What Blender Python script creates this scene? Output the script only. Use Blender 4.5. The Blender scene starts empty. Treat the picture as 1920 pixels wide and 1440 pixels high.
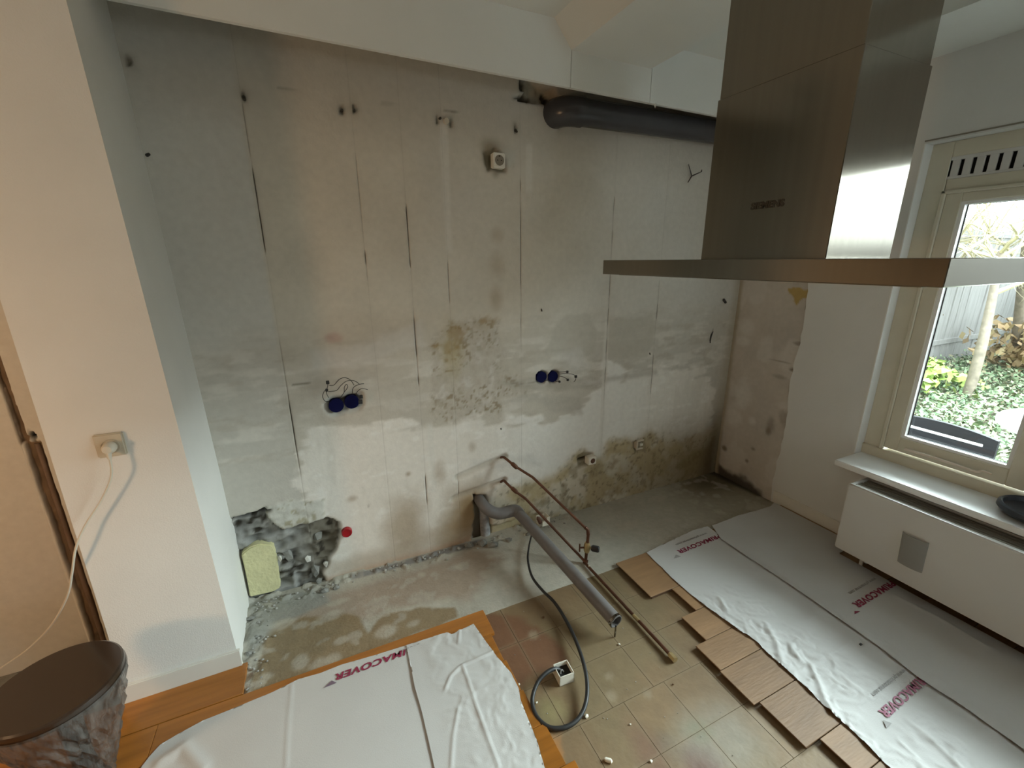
import bpy, bmesh, math, random
import numpy as np
from mathutils import Vector, Matrix

random.seed(7)
SC = bpy.context.scene
COL = SC.collection

# ------------------------------------------------------------------ camera
F_PX, YAW, PITCH, ROLL = 809.09, 0.429250522, -0.278585485, -0.00755871676
EYE = np.array([0.0, 0.0, 1.6])
_fw = np.array([math.sin(YAW)*math.cos(PITCH), math.cos(YAW)*math.cos(PITCH), math.sin(PITCH)])
_r = np.array([math.cos(YAW), -math.sin(YAW), 0.0])
_u = np.cross(_r, _fw)
_R = _r*math.cos(ROLL) + _u*math.sin(ROLL)
_U = _u*math.cos(ROLL) - _r*math.sin(ROLL)
cam_d = bpy.data.cameras.new('camera')
cam_d.sensor_width = 36.0
cam_d.lens = F_PX/1920*36.0
cam_d.clip_start = 0.02
cam = bpy.data.objects.new('camera', cam_d)
COL.objects.link(cam)
cam.matrix_world = Matrix(((_R[0], _U[0], -_fw[0], EYE[0]), (_R[1], _U[1], -_fw[1], EYE[1]),
                           (_R[2], _U[2], -_fw[2], EYE[2]), (0, 0, 0, 1)))
SC.camera = cam

# ------------------------------------------------------------------ world, lights, exposure
SC.view_settings.view_transform = 'Standard'
SC.view_settings.look = 'None'
SC.view_settings.exposure = 0.55
SC.view_settings.gamma = 1.0
SC.view_settings.use_curve_mapping = False
W = bpy.data.worlds.new('overcast_sky')
SC.world = W
W.use_nodes = True
W.node_tree.nodes['Background'].inputs[0].default_value = (0.90, 0.98, 1.0, 1)
W.node_tree.nodes['Background'].inputs[1].default_value = 4.6


def area_light(name, loc, target, sx, sy, power, color, portal=False):
    l = bpy.data.lights.new(name, 'AREA')
    l.shape = 'RECTANGLE'; l.size = sx; l.size_y = sy; l.energy = power; l.color = color
    if portal: l.cycles.is_portal = True
    o = bpy.data.objects.new(name, l); COL.objects.link(o)
    o.location = loc
    o.rotation_euler = (Vector(target)-Vector(loc)).to_track_quat('-Z', 'Y').to_euler()
    return o


# added unseen bright-sky panel outside, plus portals at the right window panes
area_light('added_sky_panel', (6.5, -0.2, 3.9), (2.4, 0.3, 0.9), 6.0, 3.0, 1900, (0.86, 0.97, 1.0))
area_light('portal_far_pane', (2.86, -0.36, 1.32), (0, -0.36, 1.32), 1.6, 1.4, 1, (1, 1, 1), True)
area_light('portal_right_window', (2.86, 0.9, 1.27), (0, 0.9, 1.27), 0.55, 1.2, 1, (1, 1, 1), True)
_l = bpy.data.lights.new('dining_lamp', 'POINT'); _l.energy = 22; _l.color = (1.0, 0.62, 0.33); _l.shadow_soft_size = 0.09
_lo = bpy.data.objects.new('dining_lamp', _l); COL.objects.link(_lo); _lo.location = (-1.74, 0.76, 1.10)

# ------------------------------------------------------------------ measuring: photo pixel -> point on a real surface
def ray(px, py):
    return _R*((px-960)/F_PX) - _U*((py-720)/F_PX) + _fw
def on_z(px, py, z=0.0):
    d = ray(px, py); return EYE + d*(z-EYE[2])/d[2]
def on_y(px, py, y=2.12):
    d = ray(px, py); return EYE + d*(y/d[1])
def on_x(px, py, x=2.7):
    d = ray(px, py); return EYE + d*(x/d[0])

# ------------------------------------------------------------------ helpers
def lin(r, g, b):
    f = lambda c: (c/255/12.92) if c/255 <= 0.04045 else ((c/255+0.055)/1.055)**2.4
    return (f(r), f(g), f(b))

def tag(o, label=None, cat=None, group=None, kind=None):
    if label: o['label'] = label
    if cat: o['category'] = cat
    if group: o['group'] = group
    if kind: o['kind'] = kind
    return o

def empty(name, loc, rz=0.0, **k):
    o = bpy.data.objects.new(name, None); COL.objects.link(o)
    o.empty_display_size = 0.05
    o.location = loc; o.rotation_euler = (0, 0, rz)
    return tag(o, **k)

def link(name, me, m, parent=None, **k):
    """link a mesh given in WORLD coordinates; a child keeps its world place under its parent"""
    o = bpy.data.objects.new(name, me); COL.objects.link(o)
    if m is not None and len(me.materials) == 0: me.materials.append(m)
    if parent is not None:
        o.parent = parent
        o.matrix_parent_inverse = world_of(parent).inverted()
    return tag(o, **k)

def world_of(o):
    mw = Matrix.Translation(o.location) @ o.rotation_euler.to_matrix().to_4x4()
    if o.parent: mw = world_of(o.parent) @ o.matrix_parent_inverse @ mw
    return mw

def smooth(me, ang=35):
    me.shade_smooth()
    try: me.set_sharp_from_angle(angle=math.radians(ang))
    except Exception: pass

class MB:
    def __init__(s): s.bm = bmesh.new()
    def box(s, x0, x1, y0, y1, z0, z1, bevel=0.0, seg=2, mat4=None):
        r = bmesh.ops.create_cube(s.bm, size=1.0)
        vs = r['verts']
        for v in vs:
            v.co = Vector(((x0+x1)/2+v.co.x*(x1-x0), (y0+y1)/2+v.co.y*(y1-y0), (z0+z1)/2+v.co.z*(z1-z0)))
        if bevel > 0:
            es = list({e for v in vs for e in v.link_edges})
            rr = bmesh.ops.bevel(s.bm, geom=es, offset=bevel, segments=seg, affect='EDGES', clamp_overlap=True)
            vs = rr['verts'] if False else vs
        if mat4 is not None:
            allv = [v for v in s.bm.verts if not v.tag]
            for v in allv: v.co = mat4 @ v.co
        for v in s.bm.verts: v.tag = True
        return s
    def prism(s, pts, axis, a0, a1):
        """polygon pts (2-D) extruded along axis from a0 to a1"""
        def mk(p, a):
            return {'x': (a, p[0], p[1]), 'y': (p[0], a, p[1]), 'z': (p[0], p[1], a)}[axis]
        A = [s.bm.verts.new(mk(p, a0)) for p in pts]; B = [s.bm.verts.new(mk(p, a1)) for p in pts]
        n = len(pts)
        s.bm.faces.new(A); s.bm.faces.new(B[::-1])
        for i in range(n): s.bm.faces.new((A[i], B[i], B[(i+1) % n], A[(i+1) % n]))
        for v in s.bm.verts: v.tag = True
        return s
    def tube(s, path, rad, seg=12, cap=True, sub=0):
        P = [Vector(p) for p in path]
        R = [rad]*len(P) if not hasattr(rad, '__len__') else list(rad)
        if sub: P, R = catmull(P, R, sub)
        n = len(P); rings = []; prev = None
        for i in range(n):
            t = (P[min(i+1, n-1)]-P[max(i-1, 0)]).normalized()
            if prev is None:
                a = Vector((0, 0, 1)) if abs(t.z) < 0.9 else Vector((1, 0, 0))
                nn = t.cross(a).normalized()
            else:
                nn = (prev - t*prev.dot(t))
                nn = nn.normalized() if nn.length > 1e-6 else t.orthogonal().normalized()
            prev = nn; b = t.cross(nn)
            rings.append([s.bm.verts.new(P[i]+(nn*math.cos(2*math.pi*k/seg)+b*math.sin(2*math.pi*k/seg))*R[i]) for k in range(seg)])
        for i in range(n-1):
            for k in range(seg):
                s.bm.faces.new((rings[i][k], rings[i][(k+1) % seg], rings[i+1][(k+1) % seg], rings[i+1][k]))
        if cap:
            s.bm.faces.new(rings[0][::-1]); s.bm.faces.new(rings[-1])
        for v in s.bm.verts: v.tag = True
        return s
    def lathe(s, prof, origin, axis='z', seg=24):
        """prof: (radius, height) pairs about an axis through origin"""
        O = Vector(origin); rings = []
        for r, h in prof:
            ring = []
            for k in range(seg):
                a = 2*math.pi*k/seg; c, sn = math.cos(a)*r, math.sin(a)*r
                d = {'z': (c, sn, h), 'y': (c, -h, sn), 'x': (-h, c, sn)}[axis]
                ring.append(s.bm.verts.new(O+Vector(d)))
            rings.append(ring)
        for i in range(len(rings)-1):
            for k in range(seg):
                s.bm.faces.new((rings[i][k], rings[i][(k+1) % seg], rings[i+1][(k+1) % seg], rings[i+1][k]))
        if prof[0][0] > 1e-6: s.bm.faces.new(rings[0][::-1])
        if prof[-1][0] > 1e-6: s.bm.faces.new(rings[-1])
        for v in s.bm.verts: v.tag = True
        return s
    def lump(s, c, r, seed=0, sq=(1, 1, 1), rough=0.3):
        rn = random.Random(seed)
        rr = bmesh.ops.create_icosphere(s.bm, subdivisions=1, radius=1.0)
        for v in rr['verts']:
            k = 1+rn.uniform(-rough, rough)
            v.co = Vector((c[0]+v.co.x*r*sq[0]*k, c[1]+v.co.y*r*sq[1]*k, c[2]+v.co.z*r*sq[2]*k))
        for v in s.bm.verts: v.tag = True
        return s
    def build(s, name, m, parent=None, sm=None, **k):
        bmesh.ops.recalc_face_normals(s.bm, faces=s.bm.faces)
        me = bpy.data.meshes.new(name); s.bm.to_mesh(me); s.bm.free()
        if sm: smooth(me, sm)
        return link(name, me, m, parent, **k)

def catmull(P, R, sub):
    out, ro = [], []
    n = len(P)
    for i in range(n-1):
        p0, p1, p2, p3 = P[max(i-1, 0)], P[i], P[i+1], P[min(i+2, n-1)]
        for j in range(sub):
            t = j/sub
            out.append(0.5*((2*p1)+(p2-p0)*t+(2*p0-5*p1+4*p2-p3)*t*t+(3*p1-p0-3*p2+p3)*t**3))
            ro.append(R[i]*(1-t)+R[i+1]*t)
    out.append(P[-1]); ro.append(R[-1])
    return out, ro

# ------------------------------------------------------------------ numpy noise and masks (stains, dents, crumbling, some painted shade)
def _h(ix, iy, s):
    v = np.sin(ix*127.1+iy*311.7+s*74.7)*43758.5453
    return v-np.floor(v)
def vn(x, y, s=0):
    ix, iy = np.floor(x), np.floor(y); fx, fy = x-ix, y-iy
    fx = fx*fx*(3-2*fx); fy = fy*fy*(3-2*fy)
    a, b, c, d = _h(ix, iy, s), _h(ix+1, iy, s), _h(ix, iy+1, s), _h(ix+1, iy+1, s)
    return (a*(1-fx)+b*fx)*(1-fy)+(c*(1-fx)+d*fx)*fy
def fbm(x, y, f=4.0, o=4, s=0):
    t = 0; a = 0.5; n = 0
    for i in range(o):
        t = t+a*vn(x*f, y*f, s+i*13); n += a; a *= 0.5; f *= 2.03
    return t/n                                           # 0..1
def sst(a, b, x):
    t = np.clip((x-a)/(b-a), 0, 1); return t*t*(3-2*t)
def seg_d(x, y, a, b):
    ax, ay = a; bx, by = b; dx, dy = bx-ax, by-ay
    t = np.clip(((x-ax)*dx+(y-ay)*dy)/(dx*dx+dy*dy+1e-12), 0, 1)
    return np.hypot(x-ax-t*dx, y-ay-t*dy)
def line_d(x, y, pts):
    d = None
    for a, b in zip(pts[:-1], pts[1:]):
        e = seg_d(x, y, a, b); d = e if d is None else np.minimum(d, e)
    return d
def poly_sd(x, y, pts):
    d = line_d(x, y, list(pts)+[pts[0]])
    ins = np.zeros(x.shape, bool); n = len(pts); j = n-1
    for i in range(n):
        xi, yi = pts[i]; xj, yj = pts[j]
        ins ^= ((yi > y) != (yj > y)) & (x < (xj-xi)*(y-yi)/((yj-yi) or 1e-12)+xi)
        j = i
    return np.where(ins, d, -d)
def pmask(x, y, pts, soft=0.01, amp=0.03, f=14, s=0):
    return sst(-soft, soft, poly_sd(x, y, pts)+(fbm(x, y, f, 4, s)-0.5)*2*amp)
def blob(x, y, c, rx, ry, soft=0.35, amp=0.4, f=14, s=0):
    d = np.hypot((x-c[0])/rx, (y-c[1])/ry)+(fbm(x, y, f, 4, s)-0.5)*2*amp
    return 1-sst(1-soft, 1+soft, d)
def mixc(c, col, m):
    m = np.asarray(m)[..., None]
    return c*(1-m)+np.array(col)*m

def grid_mesh(name, P, C, m, parent=None, **k):
    """P: (nu, nv, 3) points, C: (nu, nv, 3) linear colours -> smooth sheet with colour attribute 'Col'"""
    nu, nv = P.shape[:2]
    me = bpy.data.meshes.new(name)
    idx = np.arange(nu*nv).reshape(nu, nv)
    q = np.stack([idx[:-1, :-1], idx[1:, :-1], idx[1:, 1:], idx[:-1, 1:]], -1).reshape(-1, 4)
    me.vertices.add(nu*nv); me.vertices.foreach_set('co', P.reshape(-1).astype(np.float32))
    me.loops.add(q.size); me.loops.foreach_set('vertex_index', q.reshape(-1).astype(np.int32))
    me.polygons.add(len(q)); me.polygons.foreach_set('loop_start', np.arange(0, q.size, 4, dtype=np.int32))
    me.polygons.foreach_set('loop_total', np.full(len(q), 4, np.int32))
    me.update(calc_edges=True)
    if C is not None:
        at = me.color_attributes.new('Col', 'FLOAT_COLOR', 'POINT')
        cc = np.ones((nu*nv, 4), np.float32); cc[:, :3] = np.clip(C.reshape(-1, 3), 0.005, 0.95)
        at.data.foreach_set('color', cc.reshape(-1))
    me.shade_smooth()
    return link(name, me, m, parent, **k)

# ------------------------------------------------------------------ materials
def mat(name, color, rough=0.6, metal=0.0, var=0.0, vscale=8.0, bump=0.0, bscale=60.0, stretch=(1, 1, 1), attr=False,
        trans=0.0, alpha=1.0, coat=0.0, aniso=0.0, var2=None, spec=None):
    m = bpy.data.materials.new(name); m.use_nodes = True
    nt = m.node_tree; b = nt.nodes['Principled BSDF']
    b.inputs['Roughness'].default_value = rough
    b.inputs['Metallic'].default_value = metal
    if spec is not None: b.inputs['Specular IOR Level'].default_value = spec
    if trans: b.inputs['Transmission Weight'].default_value = trans
    if alpha < 1: b.inputs['Alpha'].default_value = alpha
    if coat: b.inputs['Coat Weight'].default_value = coat; b.inputs['Coat Roughness'].default_value = 0.12
    if aniso: b.inputs['Anisotropic'].default_value = aniso
    tc = nt.nodes.new('ShaderNodeTexCoord'); mp = nt.nodes.new('ShaderNodeMapping')
    mp.inputs['Scale'].default_value = stretch
    nt.links.new(tc.outputs['Object'], mp.inputs['Vector'])
    src = None
    if attr:
        a = nt.nodes.new('ShaderNodeAttribute'); a.attribute_name = 'Col'; src = a.outputs['Color']
    else:
        rgb = nt.nodes.new('ShaderNodeRGB'); rgb.outputs[0].default_value = (*color, 1); src = rgb.outputs[0]
    if var > 0:
        n = nt.nodes.new('ShaderNodeTexNoise'); n.inputs['Scale'].default_value = vscale; n.inputs['Detail'].default_value = 6
        nt.links.new(mp.outputs[0], n.inputs['Vector'])
        mr = nt.nodes.new('ShaderNodeMapRange')
        mr.inputs['From Min'].default_value = 0.25; mr.inputs['From Max'].default_value = 0.75
        mr.inputs['To Min'].default_value = 1-var; mr.inputs['To Max'].default_value = 1+var
        nt.links.new(n.outputs[0], mr.inputs[0])
        mx = nt.nodes.new('ShaderNodeVectorMath'); mx.operation = 'MULTIPLY'
        nt.links.new(src, mx.inputs[0]); nt.links.new(mr.outputs[0], mx.inputs[1])
        src = mx.outputs[0]
    nt.links.new(src, b.inputs['Base Color'])
    if bump > 0:
        n2 = nt.nodes.new('ShaderNodeTexNoise'); n2.inputs['Scale'].default_value = bscale; n2.inputs['Detail'].default_value = 5
        nt.links.new(mp.outputs[0], n2.inputs['Vector'])
        bp = nt.nodes.new('ShaderNodeBump'); bp.inputs['Strength'].default_value = bump; bp.inputs['Distance'].default_value = 0.01
        nt.links.new(n2.outputs[0], bp.inputs['Height']); nt.links.new(bp.outputs[0], b.inputs['Normal'])
    return m

def per_object_tint(m, lo, hi):
    nt = m.node_tree; b = nt.nodes['Principled BSDF']; src = b.inputs['Base Color'].links[0].from_socket
    oi = nt.nodes.new('ShaderNodeObjectInfo'); mr = nt.nodes.new('ShaderNodeMapRange')
    mr.inputs['To Min'].default_value = lo; mr.inputs['To Max'].default_value = hi
    mx = nt.nodes.new('ShaderNodeVectorMath'); mx.operation = 'MULTIPLY'
    nt.links.new(oi.outputs['Random'], mr.inputs[0]); nt.links.new(src, mx.inputs[0]); nt.links.new(mr.outputs[0], mx.inputs[1])
    nt.links.new(mx.outputs[0], b.inputs['Base Color'])

def glass_mat(name):
    m = bpy.data.materials.new(name); m.use_nodes = True
    nt = m.node_tree; nt.nodes.remove(nt.nodes['Principled BSDF'])
    t = nt.nodes.new('ShaderNodeBsdfTransparent'); g = nt.nodes.new('ShaderNodeBsdfGlossy'); g.inputs['Roughness'].default_value = 0.02
    fr = nt.nodes.new('ShaderNodeFresnel'); fr.inputs['IOR'].default_value = 1.45
    mx = nt.nodes.new('ShaderNodeMixShader')
    t.inputs[0].default_value = (0.95, 0.98, 0.97, 1)
    nt.links.new(fr.outputs[0], mx.inputs[0]); nt.links.new(t.outputs[0], mx.inputs[1]); nt.links.new(g.outputs[0], mx.inputs[2])
    nt.links.new(mx.outputs[0], nt.nodes['Material Output'].inputs['Surface'])
    return m

M = {}
M['wall_stained'] = mat('stripped_plaster', (0.6, 0.6, 0.6), 0.88, attr=True, var=0.05, vscale=35, bump=0.12, bscale=90, spec=0.25)
M['screed'] = mat('concrete_screed', (0.3, 0.3, 0.3), 0.5, attr=True, var=0.10, vscale=30, bump=0.35, bscale=80)
M['tile'] = mat('stone_look_tile', (0.3, 0.3, 0.3), 0.6, attr=True, var=0.08, vscale=22, bump=0.15, bscale=50)
M['paint_white'] = mat('white_wall_paint', (0.72, 0.71, 0.67), 0.75, var=0.03, vscale=5, bump=0.12, bscale=220)
M['paint_ceiling'] = mat('white_ceiling_paint', (0.70, 0.71, 0.67), 0.8, var=0.02, vscale=4, bump=0.08, bscale=200)
M['paint_gloss'] = mat('white_gloss_paint', (0.80, 0.81, 0.80), 0.35, var=0.02, vscale=5)
M['cream'] = mat('cream_window_paint', (0.62, 0.59, 0.48), 0.4, var=0.04, vscale=12)
M['skirting'] = mat('skirting_paint', (0.68, 0.66, 0.60), 0.45, var=0.03, vscale=9)
M['steel'] = mat('brushed_steel', (0.23, 0.21, 0.175), 0.17, 1.0, var=0.05, vscale=60, stretch=(1, 1, 0.02), aniso=0.5)
M['steel_dark'] = mat('dark_engraving', (0.05, 0.045, 0.035), 0.5, 0.3)
M['pvc_dark'] = mat('dark_grey_pvc', (0.05, 0.051, 0.057), 0.26, var=0.08, vscale=10)
M['pvc_grey'] = mat('grey_pvc', (0.15, 0.14, 0.135), 0.45, var=0.12, vscale=20)
M['copper'] = mat('aged_copper', (0.13, 0.06, 0.036), 0.45, 0.6, var=0.25, vscale=30)
M['brass'] = mat('dull_brass', (0.50, 0.38, 0.19), 0.4, 0.8, var=0.15, vscale=30)
M['black'] = mat('black_rubber', (0.018, 0.018, 0.018), 0.5)
M['dark_wire'] = mat('dark_wire_sheath', (0.05, 0.045, 0.04), 0.5)
M['white_plastic'] = mat('white_plastic', (0.72, 0.69, 0.60), 0.4, var=0.03)
M['ivory_plastic'] = mat('ivory_plastic', (0.55, 0.49, 0.38), 0.45, var=0.04)
M['blue_plastic'] = mat('dark_blue_plastic', (0.003, 0.004, 0.04), 0.7, spec=.1)
M['grey_mortar'] = mat('grey_mortar', (0.22, 0.22, 0.20), 0.9, var=0.25, vscale=30, bump=0.6, bscale=50)
M['yellow_block'] = mat('pale_yellow_block', (0.62, 0.59, 0.34), 0.9, var=0.08, vscale=30, bump=0.5, bscale=70)
M['white_plaster'] = mat('broken_plaster', (0.62, 0.61, 0.56), 0.9, var=0.10, vscale=40, bump=0.5, bscale=60)
M['red'] = mat('red_plastic', (0.33, 0.004, 0.010), 0.4)
M['paper'] = mat('white_cover_fleece', (0.50, 0.495, 0.48), 0.62, var=0.03, vscale=6, bump=0.10, bscale=300)
M['print_red'] = mat('crimson_print', (0.23, 0.018, 0.055), 0.6)
M['print_pink'] = mat('faded_crimson_print', (0.33, 0.10, 0.17), 0.6)
M['print_grey'] = mat('grey_print', (0.30, 0.29, 0.28), 0.6)
M['print_violet'] = mat('violet_grey_print', (0.17, 0.12, 0.16), 0.6)
M['wood_orange'] = mat('varnished_oak', (0.31, 0.115, 0.018), 0.28, var=0.28, vscale=9, stretch=(0.25, 4, 1), bump=0.05, bscale=30)
M['wood_plank'] = mat('sanded_parquet', (0.26, 0.15, 0.072), 0.55, var=0.16, vscale=10, stretch=(0.5, 3, 1), bump=0.12, bscale=40)
per_object_tint(M['wood_plank'], .72, 1.12); per_object_tint(M['wood_orange'], .85, 1.15)
M['wood_core'] = mat('parquet_core', (0.115, 0.06, 0.028), 0.8, var=0.3, vscale=30)
M['radiator'] = mat('radiator_enamel', (0.62, 0.62, 0.60), 0.42, var=0.02, vscale=6)
M['radiator_dark'] = mat('radiator_grille', (0.25, 0.23, 0.19), 0.5)
M['grey_translucent'] = mat('smoky_grey_plastic', (0.36, 0.36, 0.34), 0.35, alpha=0.72)
M['table_dark'] = mat('dark_brown_lacquer', (0.03, 0.017, 0.010), 0.2, coat=0.3, var=0.15, vscale=6)
M['film'] = mat('clear_stretch_film', (0.11, 0.10, 0.09), 0.16, var=0.85, vscale=16, stretch=(3, 3, 0.5), alpha=0.62, bump=0.8, bscale=26)
M['glass'] = glass_mat('window_glass')
M['anthracite'] = mat('anthracite_glaze', (0.025, 0.03, 0.04), 0.35)
M['fence'] = mat('weathered_grey_wood', (0.27, 0.265, 0.26), 0.8, var=0.22, vscale=6, stretch=(5, 5, 0.4))
M['bark'] = mat('pale_bark', (0.21, 0.175, 0.135), 0.85, var=0.3, vscale=14, bump=0.5, bscale=30)
M['twig'] = mat('yellowish_twig', (0.36, 0.32, 0.20), 0.8, var=0.25, vscale=5)
M['soil'] = mat('garden_soil', (0.085, 0.075, 0.05), 0.95, var=0.4, vscale=4)
M['ivy'] = mat('ivy_green', (0.3, 0.4, 0.2), 0.55, attr=True)
M['ivy_shrub'] = mat('shrub_green', (0.3, 0.4, 0.2), 0.6, attr=True)
M['garden_black'] = mat('black_garden_chair', (0.006, 0.006, 0.009), 0.6, spec=.2)
M['garden_white'] = mat('white_garden_table', (0.62, 0.64, 0.63), 0.4)
M['paving'] = mat('grey_paving', (0.28, 0.28, 0.28), 0.85, var=0.15, vscale=6)
M['debris_white'] = mat('white_crumb', (0.75, 0.72, 0.62), 0.8)
M['cable_white'] = mat('white_flex', (0.66, 0.62, 0.52), 0.45)
M['cream_wood'] = mat('bare_pine', (0.72, 0.62, 0.52), 0.6, var=0.1, vscale=20)
M['opening_shade'] = mat('painted_opening_shade', (0.012, 0.011, 0.010), 0.9)  # near-black colour painted for the shade inside holes and slots
M['room_wall'] = mat('living_room_paint', (0.33, 0.29, 0.23), 0.85, var=0.03, vscale=4)
M['room_wall_front'] = mat('front_wall_paint', (0.35, 0.31, 0.26), 0.85, var=0.03, vscale=4)

# =================================================================== THE SETTING
YB, XR = 2.12, 2.70                                   # face of the back wall, face of the right wall

mb = MB()
mb.box(-3.3, 2.95, -3.6, 2.4, -0.2, -0.022)
floor = mb.build('floor', M['grey_mortar'], kind='structure')

mb = MB()
mb.box(-3.2, 2.70, -3.4, 0.36, -0.0215, 0.014)
mb.build('boards', mat('covered_floor', (0.33, 0.31, 0.28), .8, var=.1, vscale=4), floor)
MB().box(0.44, 2.69, 0.36, 1.56, -0.0215, -0.0025).build('grout_bed', mat('tan_grout', (0.14, 0.098, 0.055), .9, var=.2, vscale=30), floor)

# ---- back wall: solid backing, and in front of it the gypsum panels with their joints, holes, stains
mb = MB(); mb.box(-3.3, 3.0, 2.205, 2.42, -0.2, 2.75)
wall_back = mb.build('wall_back', M['grey_mortar'], kind='structure')

JOINTS = [-0.146, 0.248, 0.447, 0.63, 1.026, 1.607, 1.985]
# (joint, z low, z high, strength)
CRACKS = [(0, 1.62, 1.97, 1.0), (0, 0.62, 1.30, 1.0), (0, 1.98, 2.2, 0.35), (1, 1.50, 1.66, .8), (1, 1.68, 2.05, .3), (2, 1.56, 1.86, 1.0),
          (2, 0.98, 1.40, .8), (3, 1.38, 1.62, .45), (4, 1.12, 2.0, .55), (5, 1.55, 1.95, .75), (5, 0.72, 1.55, .8), (6, 1.22, 1.50, 1.0),
          (6, 0.72, 1.02, .6), (3, 0.30, 0.42, 0.8), (2, 0.30, 0.50, .7)]

def wpx(pts, y=YB): return [tuple(on_y(px, py, y)[[0, 2]]) for px, py in pts]

A_WHITE = wpx([(545, 838), (600, 806), (640, 800), (717, 793), (767, 790), (827, 793), (853, 797), (867, 787), (900, 780), (913, 788), (940, 790),
               (1033, 787), (1047, 770), (1087, 773), (1103, 727), (1125, 720), (1135, 660), (1175, 700), (1240, 690), (1338, 700), (1338, 930), (600, 1100), (560, 960)])
B_BAND = wpx([(806, 640), (840, 612), (847, 602), (900, 596), (942, 597), (932, 612), (950, 665), (943, 693), (990, 715), (985, 742), (948, 748),
              (940, 780), (900, 777), (855, 793), (818, 795), (808, 745), (812, 690)])
B_OCHRE = wpx([(846, 604), (880, 612), (905, 596), (938, 597), (920, 612), (880, 620), (866, 640), (862, 670), (842, 675), (832, 652), (808, 648), (842, 640)])
C1 = wpx([(1022, 666), (1030, 640), (1040, 612), (1062, 590), (1107, 590), (1118, 620), (1113, 664), (1078, 672)])
C2 = wpx([(1140, 600), (1222, 590), (1230, 620), (1213, 668), (1140, 672)])
SMEAR = wpx([(930, 716), (995, 708), (1120, 708), (1230, 692), (1233, 702), (1140, 716), (1120, 727), (1055, 732), (990, 730), (945, 724)])
STROKE = wpx([(940, 752), (960, 744), (990, 739), (1090, 744), (1092, 775), (1040, 772), (1005, 752), (960, 758)])
DAMP = wpx([(1015, 905), (1060, 862), (1085, 848), (1125, 850), (1140, 835), (1185, 822), (1240, 812), (1290, 822), (1340, 800), (1345, 930), (1180, 975), (1000, 1000), (905, 1000), (935, 905)])
GREYBAND = wpx([(548, 690), (640, 668), (700, 690), (800, 690), (812, 795), (640, 800), (548, 780)])
HOLE = wpx([(432, 972), (520, 950), (545, 975), (560, 985), (588, 976), (612, 974), (636, 978), (640, 1002), (622, 1040), (606, 1075), (612, 1112), (470, 1145), (432, 1150)])
LEDGE = wpx([(500, 952), (548, 938), (606, 936), (608, 972), (560, 988), (532, 996), (500, 975)])
SOCK = wpx([(906, 284), (922, 282), (926, 276), (936, 284), (948, 300), (948, 322), (914, 318)])

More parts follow.
